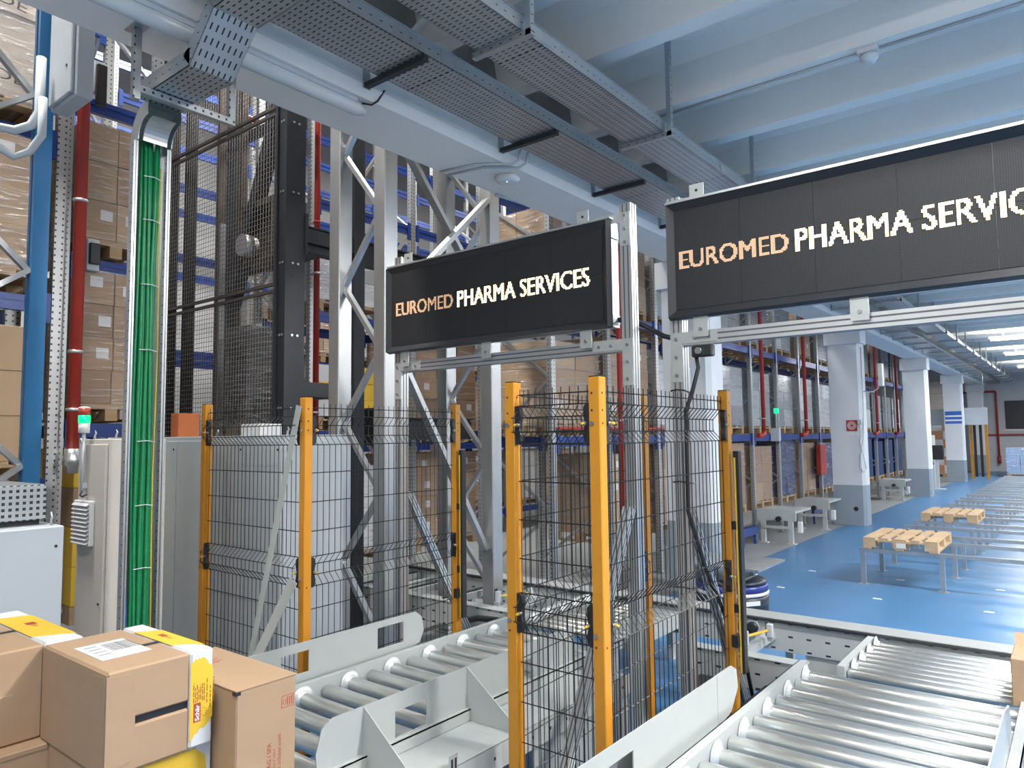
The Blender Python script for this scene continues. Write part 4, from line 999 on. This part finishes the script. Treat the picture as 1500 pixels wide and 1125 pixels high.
# --- narrow rack along the hall
NY = [7.0, 8.3, 9.7, 10.9, 12.1, 13.6, 15.1, 16.6, 18.1, 19.6, 21.1, 22.6, 24.1, 25.6, 27.1, 28.6]
rack('long narrow galvanised rack with blue beams running along the hall', -4.95, -6.05, NY, 6.4, (2.0, 3.67, 5.3), brace=.8)
ORD = ['first', 'second', 'third', 'fourth', 'fifth', 'sixth', 'seventh', 'eighth', 'ninth', 'tenth', 'eleventh', 'twelfth', 'thirteenth', 'fourteenth', 'fifteenth']
foil = mat('foil_wrap', (.36, .38, .40), .25, .35, var=.2, scale=6, bump=.35)
palegrey = mat('pale_carton', (.40, .42, .42), .55, var=.08)
for i, (a, b) in enumerate(zip(NY, NY[1:])):
    y0 = a+.09; y1 = min(b-.09, y0+1.2)
    for lv, z in (('floor', .55), ('middle', 2.02), ('upper', 3.69)):
        if i < 2: kind = 1
        else: kind = R.choice((0, 1, 2, 2)) if lv != 'floor' else R.choice((4, 3, 4))
        if lv == 'floor' and i >= 10: kind = 3
        if i == 0 and lv == 'floor': continue
        d = ['pale grey cartons', 'brown cartons with white labels', 'silvery foil wrapped goods', 'dark navy sheeted goods', 'brown cartons coloured as in shade'][kind]
        ms = [(palegrey, card_w), (card, card2), (foil, foil, palegrey), (navy,), (card3, card3, card)][kind]  # last set: shade below the upper levels put into darker cardboard
        far = i > 8
        load(f'{d} on the {lv} level of the {ORD[i]} narrow rack bay', -6.02, -5.02, y0, y1, z, R.uniform(1.0, 1.2), (1, 1, 2) if far else (2, 2, 3), ms, i < 9, .6 if kind == 1 else .1, wood2)
# floor chain units in front of the narrow rack
def dock(lb, x, y, s=1.0):
    t = thing('rack_infeed_unit', lb, 'conveyor', (x, y, .001), 'small white infeed units at the rack feet')
    MB().box(x-.45, x+.25, y-.04, y, .42, .62).build('end_plate', conv, t)
    MB().box(x-.45, x+.25, y+.0005, y+.9, .56, .60).build('deck', conv, t)
    for xx in (x-.35, x+.15):
        MB().box(xx-.04, xx+.04, y-.05, y+.03, .0, .42).build('leg', conv, t)
        MB().box(xx-.09, xx+.09, y-.09, y+.05, .001, .02).build('foot', plate, t)
    MB().cyl((x-.05, y-.10, .45), (x-.05, y-.04, .45), .05, 12).build('drive_motor', dark_steel, t)
    MB().cbox(x+.28, x+.36, y-.06, y+.02, .22, .42, .01).build('switch_box', white_pl, t)
    MB().bar((x-.35, y-.06, .30), (x+.15, y-.06, .30), .03, .05).build('tie_bar', conv, t)
dock('white infeed unit at the rack feet, nearest the wire fence', -4.40, 13.5); dock('white infeed unit at the rack feet past the hose sign pillar', -4.42, 23.9)
dock('white infeed unit at the rack feet just left of the hose sign pillar', -4.45, 15.9)
tag(MB().box(-4.86, -4.78, 12.55, 13.3, .18, .33).box(-4.84, -4.80, 12.6, 12.66, .001, .18).box(-4.84, -4.80, 13.2, 13.26, .001, .18).build('blue_guard', blue_beam), 'short blue guard rail at the rack feet by the fence', 'guard')
tag(MB().box(-4.80, -4.74, 16.7, 17.9, .22, .34).box(-4.79, -4.75, 16.75, 16.8, .001, .22).box(-4.79, -4.75, 17.8, 17.85, .001, .22).build('blue_guard', blue_beam), 'short blue guard rail just behind the hose sign pillar', 'guard')
tag(MB().cbox(-4.909, -4.81, 17.62, 18.10, 1.05, 1.75, .01).build('red_panel', red_pipe), 'red panel hanging in the rack beside the hose sign pillar', 'panel')
t = thing('signal_mast', 'small green signal lamp on a mast in the rack', 'signal lamp', (-4.85, 14.6, 1.86)); MB().cyl((-4.80, 14.6, 2.0), (-4.80, 14.6, 2.42), .012, 8).build('mast', pvc, t); MB().cyl((-4.80, 14.6, 2.421), (-4.80, 14.6, 2.52), .045, 14).build('green_lens', lens_green, t); MB().cbox(-4.917, -4.74, 14.55, 14.65, 1.86, 2.12, .008).build('box', pvc, t)
# --- rack behind the tower
rack('rack with blue beams seen through the galvanised tower', -6.95, -8.05, (5.02, 6.62, 8.15), 7.4, (2.10, 3.50, 4.85, 6.2), brace=.9)
load('yellow and white cartons beside the bright red riser', -8.0, -6.98, 5.12, 6.1, 2.12, .62, (2, 3, 3), (card_y, card_w, card_w), False)
load('white sheeted block low behind the left mesh panel', -8.0, -6.98, 5.12, 6.2, .50, 1.02, (1, 1, 1), (card_w,), True)
load('brown cartons with blue straps behind the left sign, middle level', -8.0, -6.98, 6.72, 7.95, 2.12, 1.10, (2, 3, 4), (card, card, card3), True, .5)
load('brown cartons low behind the left mesh panel', -8.0, -6.98, 6.72, 7.95, .50, 1.15, (2, 3, 4), (card, card3), True, .6)
load('bulging white wrapped bundle on the level above the yellow cartons', -8.0, -6.98, 5.12, 6.2, 3.52, .58, (1, 2, 2), (card_w, palegrey), True)
load('pale wrapped goods above the left sign', -8.0, -6.98, 6.72, 7.8, 3.52, .75, (2, 2, 2), (card, palegrey), True)
# --- rear rack
RY = (1.2, 3.9, 6.6, 9.3, 12.0, 14.7)
rack('dark rear rack with many blue beams behind the lift', -9.7, -10.8, RY, 9.6, (.5, 1.9, 3.25, 4.6, 5.6, 6.6, 7.6), brace=1.1)
for i, (a, b) in enumerate(zip(RY, RY[1:])):
    for lv, z, pr in (('lowest', .52, .95), ('second', 1.92, .95), ('third', 3.27, .85), ('fourth', 4.62, .6), ('sixth', 6.62, .35)):
        for k in range(2):
            if R.random() > pr or (i < 2 and z > 1) or (i == 2 and z > 4): continue
            ms, d = R.choice((((card, card2), 'brown cartons'), ((palegrey, card_w), 'pale cartons'), ((card3, card), 'brown cartons coloured as in shade')))
            y0 = a+.12+k*1.3
            load(f'{d} in the rear rack, {ORD[i]} bay, {lv} level, {"left" if k == 0 else "right"} place', -10.75, -9.72, y0, y0+1.1, z, .85 if z > 4 else 1.05, (1, 2, 3), ms, R.random() < .4, .2)

# ------------------------------------------------------------------ dark pallet lift
t = thing('pallet_lift', 'dark steel pallet lift cage with wire mesh panels', 'lift', (-7.2, 4.6, .001))
LX0, LX1, LY, LZ = -8.42, -5.93, 4.0, 7.6
def mastpost(x, y, w, dpt, m=dark_steel):
    MB().box(x-w/2, x+w/2, y-dpt/2, y+dpt/2, .02, LZ).build('corner_post', m, t)
    MB().box(x-w/2-.03, x+w/2+.03, y-dpt/2-.03, y+dpt/2+.03, .001, .0198).build('foot_plate', dark_steel, t)
mastpost(LX1-.03, LY+.06, .16, .22); mastpost(LX0, LY+.06, .12, .16); mastpost(LX1-.03, 4.86, .14, .14); mastpost(LX0, 4.86, .12, .14)
mastpost(LX0+.26, LY+.18, .10, .10)
for z in (.9, 1.6, 2.3, 3.0, 3.7, 4.4, 5.1):
    mb = MB()
    for dx in (-.05, .0, .04): mb.cyl((LX1-.03+dx, LY-.058, z), (LX1-.03+dx, LY-.05, z), .012, 8)
    for dy in (-.03, .03): mb.cyl((LX1+.05, LY+.06+dy, z), (LX1+.058, LY+.06+dy, z), .012, 8)
    mb.build('bolt_row', bolt_m, t)
MB().box(LX1-.10, LX1-.065, LY-.075, LY-.055, .5, LZ).build('guide_rail', dark_steel, t)
for z0, z1 in ((.3, 1.66), (1.70, 3.46), (3.50, 5.24), (5.28, 7.05)):
    xa, xb = LX0+.02, LX1-.13
    fr = MB()
    for z in (z0, z1-.03): fr.box(xa, xb, LY-.045, LY-.015, z, z+.03)
    for x in (xa, xb-.03): fr.box(x, x+.03, LY-.045, LY-.015, z0+.0301, z1-.0301)
    o = fr.build('mesh_frame', brown_steel, t)
    mb = MB(); x = xa+.05
    while x < xb-.03: mb.wire([(x, LY-.028, z0+.03), (x, LY-.028, z1-.03)], .0026); x += .05
    z = z0+.06
    while z < z1-.03: mb.wire([(xa+.03, LY-.032, z), (xb-.03, LY-.032, z)], .0026); z += .05
    mb.build('mesh_wires', mat('mesh_brown', (.26, .245, .225), .45, .3), o, 'stuff')
for x, yy, m in ((-8.02, LY+.48, brown_steel), (-7.62, LY+.53, brown_steel)):
    MB().box(x-.04, x+.04, yy-.04, yy+.04, .02, LZ).build('guide_mast', m, t)
    MB().box(x+.0405, x+.075, yy-.035, yy+.035, .02, 4.6).build('guide_strip', galv, t)
for z in (2.42, 3.95, 5.6):
    MB().box(LX0+.06, LX1-.1, LY+.64, LY+.68, z, z+.13).build('tie_beam', dark_steel, t)
    MB().box(LX1-.09, LX1+.03, LY+.175, 4.785, z, z+.14).build('side_tie', dark_steel, t)
MB().bar((-7.5, LY+.35, 3.5), (-6.35, LY+.35, 6.2), .12, .14, (0, 1, 0)).build('diagonal', dark_steel, t)
MB().box(-7.3, -6.6, LY+.3, LY+.7, 3.95, 4.0).box(-7.3, -7.22, LY+.3, LY+.7, 4.0, 4.55).box(-6.68, -6.6, LY+.3, LY+.7, 4.0, 4.55).box(-7.3, -6.6, LY+.3, LY+.7, 4.55, 4.62).build('carriage', brown_steel, t)
MB().cyl((-6.98, LY+.28, 4.1), (-6.98, LY+.14, 4.1), .12, 18).build('hoist_motor', galv, t)
load('clear wrapped dark goods standing inside the lift', -7.5, -7.10, LY+.3, LY+.8, 2.02, 1.1, (1, 1, 2), (dark_steel,), True)
# long dark beams leading right from the lift
def girder(lb, x, y0, y1, z, h, w=.14, m=dark_steel):
    t = thing('dark_girder', lb, 'girder', (x, (y0+y1)/2, z), 'dark steel girders of the lift')
    MB().box(x-w/2, x+w/2, y0, y1, z, z+.016).box(x-w/2, x+w/2, y0, y1, z+h-.016, z+h).box(x-.008, x+.008, y0, y1, z+.016, z+h-.016).build('profile', m, t)
    MB().box(x-w/2-.05, x+w/2+.05, y0-.02, y0, z-.05, z+h+.10).build('end_plate', m, t)
    MB().cyl((x, 5.32 if z > 3 else y1-.3, .001), (x, 5.32 if z > 3 else y1-.3, z), .04, 8).build('prop', m, t)
girder('dark girder running right from the lift column at upper height', -5.98, 4.19, 6.88, 3.86, .26)
girder('dark girder behind the left mesh panel at fence height', -6.15, 5.25, 6.88, 1.98, .26)
# ------------------------------------------------------------------ galvanised tower
t = thing('galvanised_tower', 'galvanised lattice tower behind the left sign', 'tower', (-5.0, 4.85, .001))
TX, TY, w = (-5.30, -4.68), (4.15, 5.56), .15
for x in TX:
    for y in TY:
        MB().cbox(x-w/2, x+w/2, y-w/2, y+w/2, .02, 7.4, .008).build('upright', galv, t)
        MB().box(x-.13, x+.13, y-.13, y+.13, .001, .0198).build('foot_plate', galv, t)
for y in TY:
    z = .30; s = 1
    off = 0 if y < 5 else .25
    while z < 6.6:
        a, b = (TX[0]+.06, TX[1]-.06) if s % 2 == 0 else (TX[1]-.06, TX[0]+.06)
        MB().bar((a, y, z+off), (b, y, z+.61+off), .04, .05, (0, 1, 0)).build('lattice_brace', galv, t); z += .62; s += 1
for x in TX[1:]:
    for za, zb, zc, zd in ((None, None, 2.9, .9), (3.23, 4.42, 4.85, 3.45), (5.2, 6.5, 6.9, 5.5)):
        for p, q, d in (((x, TY[0]+.08, za), (x, TY[1]-.08, zb), .03), ((x, TY[0]+.08, zc), (x, TY[1]-.08, zd), -.03)):
            if p[2] is None: continue
            p, q = Vector(p)+Vector((d, 0, 0)), Vector(q)+Vector((d, 0, 0))
            MB().bar(p, q, .045, .08, (1, 0, 0)).build('cross_brace', galv, t)
    for y in TY: MB().box(x-.09, x+.09, y-.0, y+.081, 3.02, 3.18).build('splice_plate', galv, t)
# ------------------------------------------------------------------ robot, stands, pallets
t = thing('transport_robot', 'round dark transport robot with blue ring and raised deck', 'robot', (-3.30, 8.25, .004))
c = (-3.30, 8.25, 0)
MB().lathe([(.30, .02), (.40, .04), (.41, .12), (.41, .17), (.385, .18)], c, 32).build('base', robot_m, t)
MB().lathe([(.385, .181), (.41, .19), (.41, .22), (.39, .225)], c, 32).build('white_ring', white_pl, t)
MB().lathe([(.39, .226), (.405, .23), (.40, .29), (.38, .30)], c, 32).build('blue_ring', robot_b, t)
MB().lathe([(.36, .301), (.38, .305), (.37, .34), (.2, .345)], c, 32).build('top', robot_m, t)
MB().lathe([(.33, .10), (.40, .10), (.40, .004), (.33, .004)], c, 32).build('skirt', robot_m, t)
mb = MB(); a = -.62
p = Vector(c)+Vector((.412*math.cos(a), .412*math.sin(a), .10)); tn = Vector((-math.sin(a), math.cos(a), 0))
mb.add([p-tn*.09, p+tn*.09, p+tn*.09+Vector((0, 0, .05)), p-tn*.09+Vector((0, 0, .05))], [(0, 1, 2, 3)]); mb.build('badge', paper, t)
MB().cbox(-3.52, -3.08, 8.0, 8.5, .345, .37, .005).build('lift_plate', galv, t)
for dx, dy in ((-.12, -.12), (.2, .12), (.2, -.2)): MB().box(-3.30+dx-.025, -3.30+dx+.025, 8.25+dy-.025, 8.25+dy+.025, .37, .50).build('deck_stub', galv, t)
MB().box(-3.80, -2.84, 7.85, 8.75, .50, .525).build('deck', galv, t)
SYS = [10.5, 12.35, 14.2, 16.05, 17.9, 19.75, 21.6, 23.45, 25.3, 27.15, 29.0]
SN = ['nearest', 'second nearest', 'third', 'fourth', 'fifth', 'sixth', 'seventh', 'eighth', 'ninth', 'tenth', 'farthest']
for k, y in enumerate(SYS):
    xo = -2.42+.02*k; st = thing('pallet_stand', f'{SN[k]} low galvanised pallet stand' + (', carrying a pallet at its left end' if k in (0, 2) else ' in the row down the blue floor'), 'stand', (xo+2, y+.57, .004), 'low galvanised pallet stands on the blue floor')
    for yy in (y, y+1.1):
        MB().box(xo, xo+5.2, yy-.03, yy+.03, .43, .48).build('rail', galv, st)
        for x in (xo+.04, xo+.95, xo+1.9, xo+2.85, xo+3.8, xo+4.9):
            if k > 5 and x > xo+2: continue
            MB().box(x-.028, x+.028, yy-.028, yy+.028, .012, .43).build('leg', galv, st)
            MB().box(x-.06, x+.06, yy-.06, yy+.06, .004, .012).build('foot_plate', galv, st)
t = thing('wooden_pallet', 'wooden pallet on the nearest stand', 'pallet', (-1.98, 11.1, .48), 'wooden pallets'); pallet(t, -2.36, -1.50, 10.45, 11.65, .4805)
MB().box(-1.97, -1.86, 10.4465, 10.4495, .515, .575).build('paper_label', paper, t)
t = thing('wooden_pallet', 'smaller looking wooden pallet on the third stand', 'pallet', (-1.85, 14.8, .48), 'wooden pallets'); pallet(t, -2.26, -1.44, 14.15, 15.35, .4805)
for i, (x, y) in enumerate([(a, b) for a in (-3.2, -2.05, -.92) for b in (9.65, 11.05)]):
    tag(MB().box(x-.05, x+.05, y-.03, y+.03, .0042, .0052).build('floor_sticker', paper), 'small white sticker on the blue floor, ' + ['left of the stands, nearer', 'left of the stands, farther', 'in front of the pallet', 'under the nearest stand', 'right, in front of the stand', 'right, under the stand'][i], 'sticker', 'white floor stickers')
# ------------------------------------------------------------------ things on the pillars
py = 17.0
t = thing('hose_sign', 'red fire hose sign on the white pillar', 'sign', (-3.96, py-.01, 1.95))
MB().box(-4.07, -3.85, py-.008, py-.002, 2.05, 2.29).build('plate', red_pipe, t)
for k, r in enumerate((.085, .06, .035)):
    MB().tube([(-3.96+r*math.cos(a*.42), py-.010, 2.17+r*math.sin(a*.42)) for a in range(16)], .007, 5).build('coil_ring', paper, t)
MB().box(-4.07, -3.85, py-.008, py-.002, 1.95, 2.03).build('caption_plate', paper, t)
t = thing('wall_socket', 'grey socket with looping cord on the hose sign pillar', 'socket', (-3.79, py-.03, 2.2))
MB().cbox(-3.83, -3.745, py-.06, py+.02, 2.20, 2.30, .006).build('box', pvc, t)
MB().tube([(-3.80, py-.05, 2.20), (-3.76, py-.05, 2.10), (-3.80, py-.04, 1.80), (-3.74, py-.03, 1.50), (-3.70, py-.03, 1.24), (-3.76, py-.03, 1.16), (-3.83, py-.03, 1.27), (-3.79, py-.03, 1.6), (-3.74, py-.03, 1.85), (-3.735, py+.02, 2.0), (-3.73, py+.1, 2.6), (-3.73, py+.1, 3.9)], .010, 6).build('cord', pvc, t)
t = thing('wall_antenna', 'flat white antenna box on an arm beside the hose sign pillar', 'antenna', (-3.35, py+.5, 3.2))
MB().cbox(-3.42, -3.33, py+.15, py+.30, 3.02, 3.52, .01).build('panel', white_pl, t)
MB().tube([(-3.74, py+.22, 2.92), (-3.55, py+.22, 2.90), (-3.44, py+.22, 2.98), (-3.425, py+.22, 3.2)], .012, 6).build('arm', pvc, t)
t = thing('striped_sign', 'blue sign with white stripes on the far pillar', 'sign', (-4.0, 33.95, 2.5))
MB().box(-4.36, -3.78, 33.985, 33.997, 2.35, 2.85).build('plate', mat('sign_blue', (.03, .14, .55), .4), t)
for z in (2.45, 2.62): MB().box(-4.36, -3.78, 33.98, 33.9845, z, z+.07).build('white_stripe', paper, t)
tag(MB().cbox(-4.25, -4.0, 8.80, 8.849, 2.6, 2.9, .01).build('switch_box', pvc), 'small grey box on the near pillar behind the mesh', 'box')
# ------------------------------------------------------------------ far end of the hall
t = thing('wall_screen', 'dark rectangular screen on the far wall', 'screen', (-2.0, 43.9, 2.3)); MB().cbox(-3.0, -.6, 43.9, 43.99, 2.15, 3.55, .02).build('panel', black, t); MB().box(-3.1, -.5, 43.95, 43.995, 2.02, 2.13).build('frame', paper, t)
t = thing('wall_pipe', 'red pipe running along and down the far wall', 'pipe', (-3.3, 43.8, .4))
MB().tube([(-3.35, 43.8, .4), (-3.35, 43.8, 4.0), (-3.35, 43.8, 4.05), (-6.5, 43.8, 4.05)], .05, 10).build('pipe', red_pipe, t); MB().tube([(-4.35, 43.85, 4.0), (-4.35, 43.85, 1.9), (-4.3, 43.85, 1.85), (1, 43.85, 1.85)], .04, 10).build('pipe', red_pipe, t)
MB().cyl((-3.35, 43.8, .4), (-3.35, 43.8, .8), .08, 10).build('valve', red_pipe, t)
t = thing('gate_frame', 'yellow and black light gate frame near the far pillar', 'gate', (-3.6, 36.5, .004))
for x in (-3.75, -3.2): MB().box(x-.05, x+.05, 36.4, 36.5, .004, 2.35).build('post', orange, t)
for x in (-3.62, -3.40): MB().box(x-.05, x+.05, 36.38, 36.46, .1, 2.3).build('light_bar', black, t)
MB().box(-3.80, -3.15, 36.4, 36.5, 2.35, 2.42).build('top_bar', orange, t)
t = load('orange and white cartons behind the far gate frame', -5.6, -4.3, 37.5, 38.7, .004, 2.3, (2, 2, 6), (mat('carton_orange', (.55, .22, .06), .6), card_w), True, 0)
t = load('blue wrapped bottle packs at the far right', -2.7, -1.2, 38.5, 39.6, .004, 1.15, (3, 2, 3), (mat('bottle_blue', (.20, .32, .52), .3, var=.3, scale=12),), True, 0)
t = thing('wrapping_machine', 'grey machine with control panel between the third and fourth pillar', 'machine', (-4.6, 29.5, .004))
MB().cbox(-4.9, -4.2, 29.4, 30.0, .004, 1.9, .02).build('housing', conv, t); MB().cbox(-4.3, -3.85, 29.1, 29.3, 1.05, 1.55, .02).build('control_panel', black, t); MB().box(-4.12, -4.02, 29.16, 29.24, .03, 1.05).build('pedestal', pvc, t); MB().box(-4.3, -3.85, 29.0, 29.4, .004, .03).build('foot', pvc, t)
MB().tube([(-4.6, 29.38, 1.2), (-4.55, 29.3, .8), (-4.35, 29.3, .6), (-4.2, 29.35, .9), (-4.3, 29.38, 1.2)], .02, 6).build('hose', black, t)
t = thing('grey_signboard', 'wide blank grey board hung near the far pillar', 'board', (-4.0, 35, 2.4)); MB().box(-5.4, -3.0, 35.0, 35.06, 2.3, 2.95).build('panel', pvc, t); MB().box(-5.4, -3.0, 34.99, 35.07, 2.951, 3.0).build('top_rail', alu, t)
for x in (-5.3, -3.1): MB().cyl((x, 35.03, 3.0), (x, 35.03, 5.32), .012, 6).build('hanger', galv, t)
t = thing('rolling_shutter', 'cream roller shutter high behind the third pillar', 'shutter', (-5.6, 40, 2.2))
for k in range(14): MB().box(-6.6, -4.7, 40.0, 40.05+.02*(k % 2), 2.9+k*.11, 3.0+k*.11).build('slat', cab_beige, t)
MB().box(-6.7, -6.6, 40, 40.1, .004, 4.6).build('guide', pvc, t); MB().box(-4.7, -4.6, 40, 40.1, .004, 4.6).build('guide', pvc, t)
MB().box(-6.3, -5.2, 39.95, 39.99, 1.9, 2.6).build('green_panel', mat('panel_green', (.04, .30, .16), .5), t)
